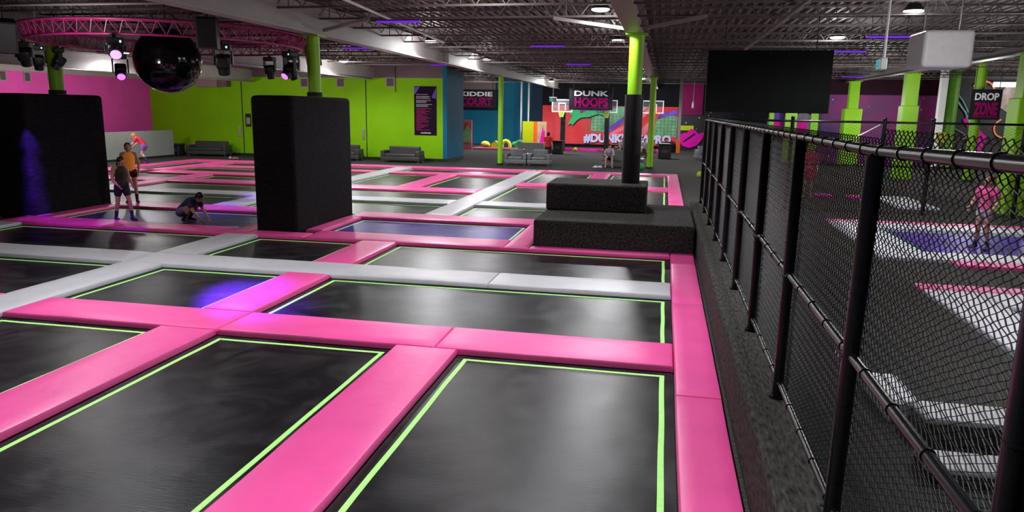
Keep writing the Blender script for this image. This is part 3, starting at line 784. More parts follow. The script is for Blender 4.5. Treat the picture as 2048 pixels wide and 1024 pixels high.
# violet tubes on the joists
for (x, y, lab) in ((-5.9, 16.1, 'violet tube light nearest, left of the mauve girder'), (-9.8, 23.06, 'violet tube light just right of the middle green column'),
    (-3.55, 22.4, 'violet tube light left of the black-padded column, nearer'), (-9.65, 31.7, 'violet tube light above the green wall end'),
    (-3.6, 31.0, 'violet tube light left of the black-padded column, farther'), (5.2, 19.9, 'violet tube light left of the white box'), (5.3, 24.4, 'violet tube light above the screen corner'), (9.0, 40.0, 'violet tube light in front of the starry wall')):
    t = thing('tube_light', lab, 'light', (x, y, 4.6))
    MB().cyl((-.5, 0, .025), (.5, 0, .025), .025, n=8).build('tube', UVT, t)
    MB().box(-.52, .52, -.04, .04, .05, .07).build('fitting', BLACKS, t)
    for q in (-.4, .4): MB().cyl((q, 0, .07), (q, 0, .6), .008, n=5).build('hanger_wire', BLACKS, t)

# high bay lamps
def lamp(x, y, z, power, label, visible=True, col=(.98, .97, 1), r=.13, cone=166, blend=.35):
    if visible:
        t = thing('high_bay_light', label, 'light', (x, y, z))
        auto_smooth(MB().cyl((0, 0, .06), (0, 0, .2), .2, .12, n=24).build('housing', BLACKS, t))
        MB().ell((0, 0, .05), .19, .19, .045, 20, 8).build('lens', LENS, t, smooth=True)
        MB().cyl((0, 0, .2), (0, 0, 5.2-z), .012, n=6).build('drop_rod', SILVER, t)
    ld = bpy.data.lights.new('lamp_light', 'SPOT'); ld.energy = power; ld.color = col; ld.shadow_soft_size = r
    ld.spot_size = math.radians(cone); ld.spot_blend = blend
    lo = bpy.data.objects.new('lamp_light', ld); COL.objects.link(lo); lo.location = (x, y, z-.12)
    if visible:
        l2 = bpy.data.lights.new('lamp_glow', 'POINT'); l2.energy = power*.16; l2.color = col; l2.shadow_soft_size = .2
        lo = bpy.data.objects.new('lamp_glow', l2); COL.objects.link(lo); lo.location = (x, y, z-.12)
PW = 670
for q in ((-1.45, 16.2, 4.80, PW*.42, 'round ceiling lamp left of the mauve girder, nearest'),
          (-1.5, 23.1, 4.80, PW*.85, 'round ceiling lamp just left of the black-padded column top'),
          (-7.35, 23.0, 4.78, PW, 'round ceiling lamp nearest along the cream girder'),
          (-7.5, 31.1, 4.78, PW, 'round ceiling lamp farther along the cream girder'),
          (-14.3, 31.9, 4.72, PW, 'round ceiling lamp before the green wall, right of the middle column'),
          (-21.4, 26.8, 4.72, PW*.5, 'round ceiling lamp near the pink wall'),
          (4.5, 22.2, 4.78, PW*.65, 'round ceiling lamp above the black screen'),
          (4.8, 16.8, 4.78, PW*.65, 'round ceiling lamp above the white box'),
          (-7.5, 49.5, 4.6, PW*1.3, 'round ceiling lamp far back above the left hoop'),
          (-1.5, 47.0, 4.7, PW*1.2, 'round ceiling lamp far back above the right hoop')):
    lamp(*q)
for (x, y, z, p) in ((-1.3, 9.2, 4.75, PW*1.35), (-1.3, 2.4, 4.75, PW*1.5), (-7.4, 8.6, 4.75, PW*1.35), (-7.4, 2, 4.7, PW*1.5), (5.0, 8.5, 4.75, PW*.9), (5, 1.5, 4.7, PW*.5),
                     (-13.2, 50.5, 4.2, PW*1.0), (12, 39, 4.0, PW*.5), (21, 38, 4.0, PW*1.0), (3.5, 38, 4.7, PW*.8)):
    lamp(x, y, z, p, '', visible=False, cone=128 if y < 12 else 166, blend=.9 if y < 12 else .35)

def fill_light(x, y, z, p, r=.3, col=(1, .98, .97)):  # added fill lights without fixtures, brightening walls, columns, people and signs
    ld = bpy.data.lights.new('added_fill', 'POINT'); ld.energy = p; ld.color = col; ld.shadow_soft_size = r
    lo = bpy.data.objects.new('added_fill', ld); COL.objects.link(lo); lo.location = (x, y, z)
for q in ((-18.5, 33.0, 3.3, 170), (-12.9, 33.5, 3.2, 140), (-24.2, 27.5, 3.0, 330), (-24.5, 32.0, 3.0, 90), (-6.5, 53.6, 3.9, 220), (-1.2, 53.6, 3.9, 210), (4.4, 12.4, 3.5, 130), (-11.2, 12.3, 3.3, 85), (3.5, 10.9, 3.6, 22), (-13.5, 53.5, 4.0, 380),
          (8.2, 33, 3.4, 240), (7.5, 41, 3.2, 240), (8.0, 19.0, 3.2, 110), (11.5, 30.5, 3.4, 220), (12, 42.5, 3.2, 160), (18.5, 41, 3.6, 300), (1.2, 54.0, 2.4, 110), (-3.5, 14.0, 4.6, 90)): fill_light(*q)

def spot(loc_, target, power, col, ang, blend=.5, r=.08):
    ld = bpy.data.lights.new('stage_beam', 'SPOT'); ld.energy = power; ld.color = col; ld.spot_size = math.radians(ang); ld.spot_blend = blend; ld.shadow_soft_size = r
    o = bpy.data.objects.new('stage_beam', ld); COL.objects.link(o); o.location = loc_
    o.rotation_euler = (V(target)-V(loc_)).to_track_quat('-Z', 'Y').to_euler()
BLU = (.16, .03, 1)
spot((-9.4, 13.9, 3.6), (-5.75, 9.5, 0), 3600, BLU, 16, 1)
for z_ in (.35, .85, 1.35, 1.85): spot((-13.6, 13.7, 3.6), (-14.76, 14.99, z_), 3200, BLU, 10, 1, .04)
spot((-14.1, 13.6, 3.75), (-14.3, 14.5, 0), 260, (.4, .04, 1), 16, .8, .04)
spot((-13.5, 18.0, 3.3), (-11.5, 17.6, 0), 700, (.3, .12, 1), 40, .7)
spot((-10.6, 18.4, 3.3), (-11.7, 20.4, 0), 700, (.35, .15, 1), 30, .7)
spot((-10.9, 13.2, 3.3), (-11.4, 13.6, 0), 260, BLU, 22, .3)
spot((-12.3, 13.4, 3.3), (-13.0, 14.6, 0), 260, (.4, .05, 1), 40, .6)

# ------------------------------------------------------------------ signs and far courts
def zone_sign(x0, x1, z0, z1, y, top, bottom, label, split=.62, topz=5.2):
    t = thing('hanging_sign', label, 'sign', ((x0+x1)/2, y, z0)); w, h = (x1-x0), (z1-z0)
    MB().box(-w/2, w/2, 0, .08, 0, h).build('board', mat('sign_black', (.012, .012, .016), .6, var=.2), t)
    text_mb(top, -w*.38, w*.40, h*.64, h*.88, -.001, .02, .03).build('white_lettering', LETW, t)
    text_mb(bottom, -w*.37, w*.40, h*.14, h*.58, -.001, .02, .045).build('magenta_lettering', LETM, t)
    MB().box(-w*.38, w*.41, -.02, -.001, h*.085, h*.115).build('magenta_rule', LETM, t)
    for q in (-.4, .4): MB().cyl((w*q, .04, h), (w*q, .04, topz-z0), .015, n=6).build('hanger_cable', BLACKS, t)
zone_sign(-6.35, -3.45, 2.82, 4.24, 50.0, 'DUNK', 'HOOPS', 'black hanging sign reading DUNK HOOPS')
zone_sign(-16.6, -13.2, 2.85, 4.3, 58.3, 'KIDDIE', 'COURT', 'black sign reading KIDDIE COURT on the blue wall')
zone_sign(12.28, 13.42, 2.66, 3.88, 34.0, 'DROP', 'ZONE', 'black hanging sign reading DROP ZONE')

# coral mural of the dunk court
MY = 57.28
t = thing('wall_mural', 'coral mural with leaping green silhouette and hashtag slogan', 'mural', (-4.3, MY, 0))
lx = lambda x: x+4.3
MB().box(lx(-9.3), lx(.95), -.06, 0, .25, 3.15).build('coral_ground', CORAL, t)
def poly(pts, y, name, m): return MB().prism([(lx(a), b) for a, b in pts], y-.012, y, 'xz').build(name, m, t)
poly([(-6.2, 2.35), (-4.9, 1.9), (-3.9, 2.55), (-3.2, 3.12), (-6.4, 3.12)], -.061, 'violet_cloud', MVIOLET)
poly([(-5.5, 1.3), (-4.3, 1.2), (-2.9, 1.95), (-1.3, 3.1), (-3.4, 3.13), (-5.5, 2.3)], -.074, 'teal_field', MTEAL)
poly([(-.75, .9), (.9, .95), (.93, 2.4), (-.1, 2.75), (-.6, 2.3)], -.074, 'teal_field', MTEAL)
poly([(-.6, 2.2), (.2, 2.45), (.93, 2.55), (.93, 2.95), (-.3, 2.7)], -.087, 'violet_cloud', MVIOLET)
poly([(-4.5, 1.3), (-2.1, 3.13), (-1.7, 3.13), (-4.0, 1.2)], -.087, 'violet_slash', MVIOLET)
poly([(-4.4, .95), (-2.7, 1.9), (-1.0, 3.1), (-.9, 2.0), (-1.4, 1.0), (-2.5, .7)], -.100, 'rose_burst', MPINK)
poly([(-3.7, 1.1), (-2.2, 1.75), (-1.2, 2.7), (-1.1, 2.1), (-2.0, 1.2)], -.113, 'coral_burst', CORAL)
m = MB()
for i in range(12):
    for j in range(6):
        x, z = -5.9+i*.29, 1.2+j*.24
        if z < 2.5 and z > 1.15 and x < -3.9+(z-1.2)*.8: m.cyl((lx(x), -.087, z), (lx(x), -.092, z), .075-.004*j, n=10)
for i in range(6):
    for j in range(6):
        m.cyl((lx(-.55+i*.27), -.087, 1.1+j*.25), (lx(-.55+i*.27), -.092, 1.1+j*.25), .075, n=10)
m.build('halftone_dots', mat('dark_olive_print', (.15, .24, .13), .6, var=.1), t)
sil = [(-7.3, 1.85), (-7.05, 2.0), (-6.95, 1.85), (-6.6, 2.25), (-6.3, 2.45), (-5.7, 2.5), (-5.0, 2.75), (-4.5, 2.62), (-4.15, 2.78), (-4.3, 2.95), (-4.75, 2.95), (-5.3, 3.0), (-5.9, 2.98), (-6.3, 2.75), (-6.45, 3.1), (-7.15, 3.1), (-7.2, 2.75), (-6.95, 2.55), (-7.15, 2.25)]
sil = [(a, b-.2) for a, b in sil]
MB().prism([(lx(a)+.06, b-.07) for a, b in sil], -.112, -.100, 'xz').build('silhouette_shadow', SHADOWP, t)
MB().prism([(lx(a), b) for a, b in sil], -.13, -.118, 'xz').build('leaping_silhouette', MGREEN, t)
text_mb('#DUNKLIKEAPRO', lx(-6.05)+.05, lx(.55)+.05, .28, 1.0, -.12, .01, .055).build('slogan_shadow', SHADOWP, t)
text_mb('#DUNKLIKEAPRO', lx(-6.05), lx(.55), .34, 1.06, -.135, .01, .055).build('slogan_lettering', LILAC, t)
tag(MB().rbox(-.2, .84, 52.8, 56.9, 0, .6, .03).build('court_platform', BLACKW), 'black platform block below the right end of the coral mural', 'platform')
pad(MAGENTA, -8.3, -.3, 52.0, 53.0, 'magenta pad along the front of the dunk court', .12)
bed(BED, -8.3, -.3, 53.0, 56.9, 'dark trampoline mats under the coral mural', zb=0)

# hoops
def hoop(x, label):
    t = thing('basketball_hoop', label, 'basketball hoop', (x, 50.6, 0))
    MB().rbox(-.16, .16, .5, .85, .0, 2.75, .05).build('padded_post', BLACKS, t)
    MB().box(-.04, .04, .1, .5, 2.6, 2.68).build('arm', BLACKS, t)
    fr = MB(); w, z0, z1 = .70, 2.66, 3.50
    fr.box(-w, w, -.02, .02, z0, z0+.06).box(-w, w, -.02, .02, z1-.06, z1).box(-w, -w+.06, -.02, .02, z0+.06, z1-.06).box(w-.06, w, -.02, .02, z0+.06, z1-.06)
    b = fr.build('backboard_frame', WHITE, t)
    g = bpy.data.materials.get('clear_board')
    if not g:
        g = bpy.data.materials.new('clear_board'); g.use_nodes = True; q = g.node_tree.nodes['Principled BSDF']
        q.inputs['Base Color'].default_value = (.6, .6, .65, 1); q.inputs['Roughness'].default_value = .05; q.inputs['Alpha'].default_value = .05
    MB().box(-w+.06, w-.06, -.006, .006, z0+.06, z1-.06).build('clear_panel', g, b)
    sq = MB(); sq.box(-.25, .25, -.03, -.021, 3.22, 3.27).box(-.25, -.2, -.03, -.021, 2.76, 3.22).box(.2, .25, -.03, -.021, 2.76, 3.22); sq.build('target_square', WHITE, b)
    MB().tube([(.23*math.cos(2*math.pi*k/20), -.3+.23*math.sin(2*math.pi*k/20), 2.74) for k in range(20)], .015, 6, True).build('rim', ORANGE, t, smooth=True)
    nt_ = MB()
    for k in range(14):
        a0 = 2*math.pi*k/14
        for dlt in (-1, 1):
            a1 = a0+dlt*.5; a2 = a0
            nt_.cyl((.22*math.cos(a0), -.3+.22*math.sin(a0), 2.73), (.17*math.cos(a1), -.3+.17*math.sin(a1), 2.52), .01, n=4)
            nt_.cyl((.17*math.cos(a1), -.3+.17*math.sin(a1), 2.52), (.12*math.cos(a2), -.3+.12*math.sin(a2), 2.32), .01, n=4)
    nt_.build('net', mat('lime_net', (.45, .62, .12), .6, var=.1), t)
hoop(-6.88, 'basketball hoop left of the hanging dunk sign'); hoop(-3.85, 'basketball hoop behind the right edge of the dunk sign'); hoop(-.81, 'basketball hoop right of the black-padded column')

# painted side panel of the court
t = thing('court_side_panel', 'low panel painted acid yellow, orange and cream beside the coral mural', 'panel', (-9.6, 53.6, 0))
for (a, b, nm, m_) in ((-.55, .25, 'yellow_section', YELLOWL), (.25, .55, 'orange_section', ORANGE), (.55, 1.2, 'cream_section', CREAM)):
    MB().box(a, b, -.05, .05, 0, 1.95).build(nm, m_, t)
MB().prism([(.72, .35), (.85, 1.1), (.95, 1.7), (1.02, 1.2), (1.1, 1.6), (1.12, .5), (1.0, .2)], -.07, -.051).build('magenta_splash', MAGENTA, t)
# kiddie court things
t = thing('arch_panel', 'narrow pink and green painted panel at the edge of the blue wall', 'panel', (-13.4, 50.2, 0))
MB().box(-.35, .3, -.05, .05, 0, 2.0).build('pink_section', MPINK, t)
MB().prism([(-.3, .5), (.25, .45), (.25, 1.3), (-.05, 1.6), (-.3, 1.2)], -.07, -.051).build('green_shape', mat('pale_green_print', (.35, .62, .3), .6, var=.2, vscale=3), t)
MB().cyl((.0, -.051, 1.75), (.0, -.07, 1.75), .1).build('orange_dot', ORANGE, t)
tag(MB().rbox(-13.0, -9.4, 50.3, 51.8, 0, .14, .04).build('play_mat', PUR), 'low purple play mat with a pink edge under the foam shapes', 'play mat')
tag(MB().rbox(-13.0, -9.4, 50.12, 50.28, 0, .16, .04).build('play_mat_edge', MPINK), 'pink edge strip in front of the purple play mat', 'play mat')
def foam(x, y, m_, lab, kind):
    mb = MB()
    if kind == 0: mb.ell((x, y, .36), .32, .28, .22); mb.ell((x+.22, y-.1, .32), .16, .16, .14)
    elif kind == 1: mb.prism([(x-.32, .142), (x+.32, .142), (x+.3, .4), (x, .62), (x-.3, .4)], y-.2, y+.2)
    else:
        mb.tube([(x+.3*math.cos(a*.1571), y, .15+.45*math.sin(a*.1571)) for a in range(21)], .13, 8)
    o = mb.build('foam_shape', m_); auto_smooth(o, 50)
    tag(o, lab, 'foam toy')
foam(-12.3, 50.9, YEL, 'yellow foam turtle-like shape left of the slim green column', 0)
foam(-11.5, 50.7, YEL, 'yellow foam wedge partly behind the slim green column', 1)
foam(-10.9, 51.3, YEL, 'yellow foam arch right of the slim green column', 2)
foam(-10.2, 51.45, GRN, 'green foam lump behind the yellow arch', 0)
foam(-9.75, 50.6, GRN, 'green foam arch beside the armchairs', 2)

# right end graphics
t = thing('wall_graphic', 'magenta and black splash graphic on the far black wall', 'graphic', (2.0, 57.2, 0))
MB().prism([(-.95, .75), (-.75, 1.2), (-.3, 1.3), (-.05, 1.6), (.3, 1.45), (.5, 1.2), (.95, 1.35), (.8, .8), (.45, .35), (-.1, .15), (-.6, .3)], -.04, 0).build('magenta_shape', MAGENTA, t)
MB().prism([(-.6, .62), (-.45, .6), (.35, 1.2), (.2, 1.25)], -.055, -.041).build('dark_slash', SHADOWP, t)
tag(MB().box(1.15, 2.15, 57.2, 57.299, 1.45, 1.8).build('notice_plate', YELLOWL), 'small acid yellow notice above the magenta graphic', 'notice')
tag(MB().box(3.28, 3.4, 57.2, 57.299, 2.75, 3.55).build('neon_strip', MAGENTA), 'short magenta upright strip on the black far wall', 'strip')
# striped green posts and round shapes under the screen
for (x, w, lab) in ((5.9, .13, 'thin green panel under the black screen, left one'), (6.95, .32, 'wide green panel under the black screen'), (8.2, .2, 'green panel under the black screen, right one')):
    tag(MB().rbox(x-w, x+w, 44.2, 44.4, 0, 4.0, .02).build('green_panel', GREENP), lab, 'panel')
for (x, c, lab) in ((6.38, MVIOLET, 'round violet disc between green panels under the screen'), (7.72, mat('grey_lilac', (.18, .16, .22), .6, var=.2, vscale=2), 'round grey disc between green panels under the screen')):
    t = thing('round_disc', lab, 'disc', (x, 45.0, 2.25))
    MB().cyl((0, .1, 0), (0, 0, 0), .6, n=32).box(-.05, .05, .02, .08, -2.25, -.5).build('disc_face', c, t)
    MB().box(-.3, .25, -.02, -.001, -.5, .1).build('magenta_patch', MAGENTA, t)
# drop zone mural shapes (abstract)
t = thing('wall_mural', 'dark mural with magenta shapes and neon curves behind the zone sign', 'mural', (17.7, 44.55, 0))
def sw(pts, r, nm, m_): MB().tube([(x-19, -.02, z) for x, z in pts], r, 6).build(nm, m_, t)
NEO = mat('neon_orange', (.9, .25, .12), .5, emit=.3, ecol=(1, .3, .15, 1), var=.1); NEB = mat('pale_cyan_line', (.4, .6, .65), .5, var=.1)
def arc(cx, cz, r, a0, a1, n=16): return [(cx+r*math.cos(a0+(a1-a0)*i/n), cz+r*math.sin(a0+(a1-a0)*i/n)) for i in range(n+1)]
sw([(16.4, 4.2), (16.7, 3.6), (17.2, 3.0), (17.5, 2.3)], .05, 'cyan_curve', NEB); sw([(16.5, 4.2), (17.0, 3.6), (17.4, 2.9), (17.7, 2.2)], .035, 'cyan_curve', NEB)
sw([(16.4, 2.3), (17.2, 1.9), (17.8, 1.3)], .02, 'grey_curve', GREY)
sw(arc(17.9, 4.1, .55, .3, 2.6), .05, 'orange_curve', NEO); sw(arc(19.6, 3.9, .6, -1.2, 1.6), .05, 'orange_curve', NEO)
sw(arc(20.6, 2.7, .9, .9, 3.4), .12, 'orange_curve', NEO); sw(arc(19.2, 2.2, .5, 2, 4.6), .04, 'orange_curve', NEO)
MB().prism([(-1.6, 1.6), (-1.0, 2.1), (-.6, 1.7), (-.8, 1.0), (-1.3, .9)], -.03, 0).build('magenta_shape', MAGENTA, t)
MB().prism([(-1.9, 2.6), (-1.5, 3.0), (-1.3, 2.6), (-1.6, 2.2)], -.03, 0).build('magenta_shape', MAGENTA, t)
MB().prism([(.2, 1.6), (.7, 2.9), (1.3, 2.6), (1.1, 1.2), (.5, 1.0)], -.03, 0).build('rose_shape', mat('rose_violet_print', (.5, .06, .35), .6, var=.6, vscale=3), t)
MB().prism([(-.6, 3.6), (.1, 4.5), (1.6, 4.6), (1.5, 3.2), (.4, 2.9)], -.018, -.001).build('pale_glow', mat('pale_mural_print', (.45, .36, .33), .6, var=.7, vscale=1.2), t)
tag(MB().box(17.0, 27, 44.2, 44.4, 4.35, 4.6).build('white_light_bar', mat('lit_white_bar', (.9, .9, .95), .5, emit=1.6, var=.01)), 'bright white light bar over the drop zone mural', 'light')
tag(MB().tube([(13.1, 38, 0), (13.15, 38, 1.55), (13.6, 38, 1.75), (14.1, 38, 2.0), (14.15, 38, 0)], .022, 6).build('yellow_rail', YEL, smooth=True), 'bent yellow rail below the hanging zone sign', 'rail')
t = thing('notice_stand', 'small yellow notice on a thin black stand right of the far fence post', 'sign', (9.0, 27, 0))
MB().box(-.14, .14, -.02, .02, 1.92, 2.24).build('yellow_plate', YEL, t)
MB().cyl((0, .03, 0), (0, .03, 2.1), .02, n=8).cyl((0, .03, 0), (0, .03, .02), .15, n=16).build('stand', BLACKS, t)

# green wall furnishings
t = thing('wall_poster', 'tall dark purple rules poster on the green wall', 'poster', (-12.37, GY, 1.36))
MB().box(-.61, .61, -.03, -.001, 0, 2.53).build('board', mat('poster_ground', (.012, .004, .016), .7, spec=.1, var=.3, vscale=2), t)
m = MB(); m2 = MB(); z = 2.1; rr = random.Random(3)
for k in range(10):
    w = .55+.4*rr.random(); m.box(-.5, -.5+w, -.034, -.031, z, z+.03); z -= .055 if k % 3 else .1
for k in range(17):
    w = .25+.6*rr.random(); m2.box(-.5, -.5+w, -.034, -.031, z, z+.025); z -= .07
m.build('grey_print_lines', mat('grey_print', (.3, .27, .32), .5, var=.1), t); m2.build('magenta_print_lines', mat('dim_magenta_print', (.32, .01, .10), .5, var=.1), t)
MB().box(-.25, .3, -.034, -.031, .1, .14).build('white_print_line', WHITE, t)
MB().prism([(-.6, 2.5), (-.3, 2.5), (-.5, 2.2), (-.6, 2.1)], -.034, -.031).prism([(.6, 2.45), (.45, 2.2), (.35, 1.95), (.6, 1.9)], -.034, -.031).build('violet_corner_art', MVIOLET, t)
t = thing('wall_notice', 'small dark notice on the green wall left of the middle black pillar', 'poster', (-22.65, GY, 1.6))
MB().box(-.17, .17, -.02, -.001, 0, .72).build('board', BLACK, t); MB().box(-.11, .11, -.024, -.021, .15, .5).build('white_print', GREYW, t)
def vent_x(x, z, label):
    t = thing('wall_vent', label, 'vent', (x, GY, z))
    MB().box(-.19, .19, -.02, -.002, -.2, .2).build('duct_face', mat('vent_mauve', (.09, .06, .065), .6, var=.1), t)
    f = MB(); f.box(-.24, .24, -.03, -.003, .2, .25).box(-.24, .24, -.03, -.003, -.25, -.2).box(-.24, -.19, -.03, -.003, -.2, .2).box(.19, .24, -.03, -.003, -.2, .2); f.build('frame', GIRD, t)
vent_x(-28.3, 3.95, 'square vent on the green wall behind the mirror ball'); vent_x(-19.2, 4.02, 'square vent on the green wall just left of the middle green column')
vent_x(-17.1, 4.04, 'square vent on the green wall just right of the middle green column'); vent_x(-14.3, 4.08, 'square vent on the green wall, rightmost')
for y, lab in ((28.1, 'square vent on the pink wall, leftmost'), (29.4, 'square vent on the pink wall, second from left'), (30.75, 'square vent on the pink wall beside the left green column')):
    t = thing('wall_vent', lab, 'vent', (-28.7, y, 3.88))
    MB().box(.002, .02, -.14, .14, -.18, .18).build('duct_face', mat('vent_mauve', (.09, .06, .065)), t)
    f = MB(); f.box(.003, .03, -.19, .19, .18, .23).box(.003, .03, -.19, .19, -.23, -.18).box(.003, .03, -.19, -.14, -.18, .18).box(.003, .03, .14, .19, -.18, .18); f.build('frame', GIRD, t)
t = thing('projector_box', 'mauve box unit mounted high on the green wall right of the mirror ball', 'wall unit', (-24.5, GY, 3.72))
MB().rbox(-1.0, .35, -.5, -.002, 0, .5, .03).build('body', mat('dusty_rose_box', (.30, .20, .19), .6, var=.08), t); MB().rbox(.36, .9, -.45, -.002, .03, .5, .03).build('side_box', mat('brown_box', (.14, .09, .08), .6, var=.08), t)
tag(MB().cyl((-14.0, GY-.05, 3.55), (-14.0, GY-.05, 4.9), .02, n=6).build('drop_wire', BLACKS), 'thin dark drop wire on the green wall left of the rules poster', 'wire')

# sofas
def sofa(x, y, rz, w, label, m=None, d=.85, hb=.8, arms=True, cushions=1, name='sofa'):
    m = m or SOFAM
    t = thing(name, label, 'sofa' if w > 1.2 else 'armchair', (x, y, 0), rz)
    aw = .2 if arms else 0
    MB().rbox(-w/2, w/2, -d/2, d/2, .1, .3, .03).build('base', m, t)
    iw = w-2*aw-.02
    for k in range(cushions):
        a = -iw/2+iw*k/cushions; MB().rbox(a+.006, a+iw/cushions-.006, -d/2-.01, d/2-.24, .302, .45, .04).build('seat_cushion', m, t)
    MB().rbox(-iw/2+.005, iw/2-.005, d/2-.235, d/2, .302, hb, .05).build('backrest', m, t)
    if arms:
        for s in (-1, 1): MB().rbox(s*(w/2-aw/2)-aw/2, s*(w/2-aw/2)+aw/2, -d/2, d/2-.1, .302, .6, .035).build('armrest', m, t)
    for sx in (-1, 1):
        for sy2 in (-1, 1): MB().cyl((sx*(w/2-.1), sy2*(d/2-.1), 0), (sx*(w/2-.1), sy2*(d/2-.1), .1), .025, n=8).build('leg', SILVER, t)
    return t
sofa(-24.5, 36.7, .08, 2.3, 'charcoal leather sofa by the green wall, left of the middle black pillar')
sofa(-20.0, 36.6, 0, 2.3, 'charcoal leather sofa mostly hidden, its arm left of the middle black pillar')
sofa(-16.7, 36.6, 0, 2.3, 'charcoal leather sofa half hidden right of the middle black pillar')
sofa(-13.2, 36.45, -.06, 2.15, 'charcoal leather sofa under the rules poster')
sofa(-7.3, 36.95, 0, 1.18, 'grey leather armchair beside the slim green column', SOFAL, name='armchair')
sofa(-6.1, 37.0, 0, 1.18, 'grey leather armchair next to the man in the red shirt', SOFAL, name='armchair')
sofa(-7.0, 39.8, 0, 2.1, 'grey leather sofa back to back behind the two armchairs', SOFAL, hb=1.0)
sofa(-2.45, 37.75, .0, 1.15, 'grey leather armchair the person in the jersey sits on', SOFAL, hb=.82, arms=False, name='armchair')
sofa(-1.35, 37.85, 0, .95, 'grey leather armchair half hidden by the black-padded column', SOFAL, hb=.5, arms=False, name='armchair')
sofa(-1.8, 46.9, 0, 2.4, 'grey leather sofa under the two people in white shirts', SOFAL)
sofa(2.55, 45.6, .3, 1.3, 'grey leather armchair far off at the end of the fence', SOFAL, name='armchair')

# bins, balls, shoes
def bin_(x, y, s, h, label, papers=False):
    t = thing('waste_bin', label, 'bin', (x, y, 0))
    b = MB(); b.rbox(-s, s, -s, s, 0, h, .05); k = b.build('body', BLACKS, t); MB().rbox(-s-.03, s+.03, -s-.03, s+.03, h+.001, h+.1, .04).build('lid', BLACK, t)
    MB().rbox(-s*.5, s*.5, -s-.012, -s-.001, h*.45, h*.7, .004).build('front_flap', mat('dull_grey_plastic', (.05, .05, .05), .4, var=.1), t)
    if papers: MB().rbox(-s*.9, s*.7, -s*.7, s*.5, h+.101, h+.13, .01).build('paper_stack', WHITE, t)
bin_(-26.0, 36.0, .28, .56, 'black waste bin at the end of the pale grey partition')
bin_(-6.7, 47.7, .35, .75, 'black bin behind the man in the red shirt')
bin_(.1, 45.6, .38, .8, 'black bin with white papers on top behind the slim green column', True)
tag(MB().ell((-5.95, 51.2, .14), .14, .14, .14, 16, 10).build('play_ball', YELLOWL, smooth=True), 'lime ball lying in front of the coral mural', 'ball')
tag(MB().ell((-1.0, 35.9, .17), .17, .17, .17, 18, 12).build('play_ball', GRN, smooth=True), 'green ball behind the foot of the black-padded column', 'ball')
tag(MB().ell((1.62, 33.0, .13), .13, .13, .13, 16, 10).build('play_ball', YELLOWL, smooth=True), 'lime ball on the carpet near the fence end', 'ball')
def shoe(x, y, rz, m_, lab, grp=None):
    t = thing('shoe', lab, 'shoe', (x, y, 0), rz, grp)
    MB().loft([((0, -.1, .05), .04, .05), ((0, 0, .05), .045, .05), ((0, .12, .035), .045, .03)], (1, 0, 0), 10).build('upper', m_, t, smooth=True)
    MB().rbox(-.05, .05, -.15, .17, 0, .02, .008).build('sole', WHITE, t)
shoe(-22.45, 35.4, .4, WHITE, 'white shoe below the left sofa'); shoe(-22.2, 35.45, -.5, mat('red_fabric', (.6, .02, .02), .6, var=.1), 'red shoe below the left sofa')
shoe(-3.25, 36.75, .9, WHITE, 'white shoe left of the seated person in the jersey'); shoe(-3.05, 36.85, 1.2, LILAC, 'lilac shoe left of the seated person in the jersey')

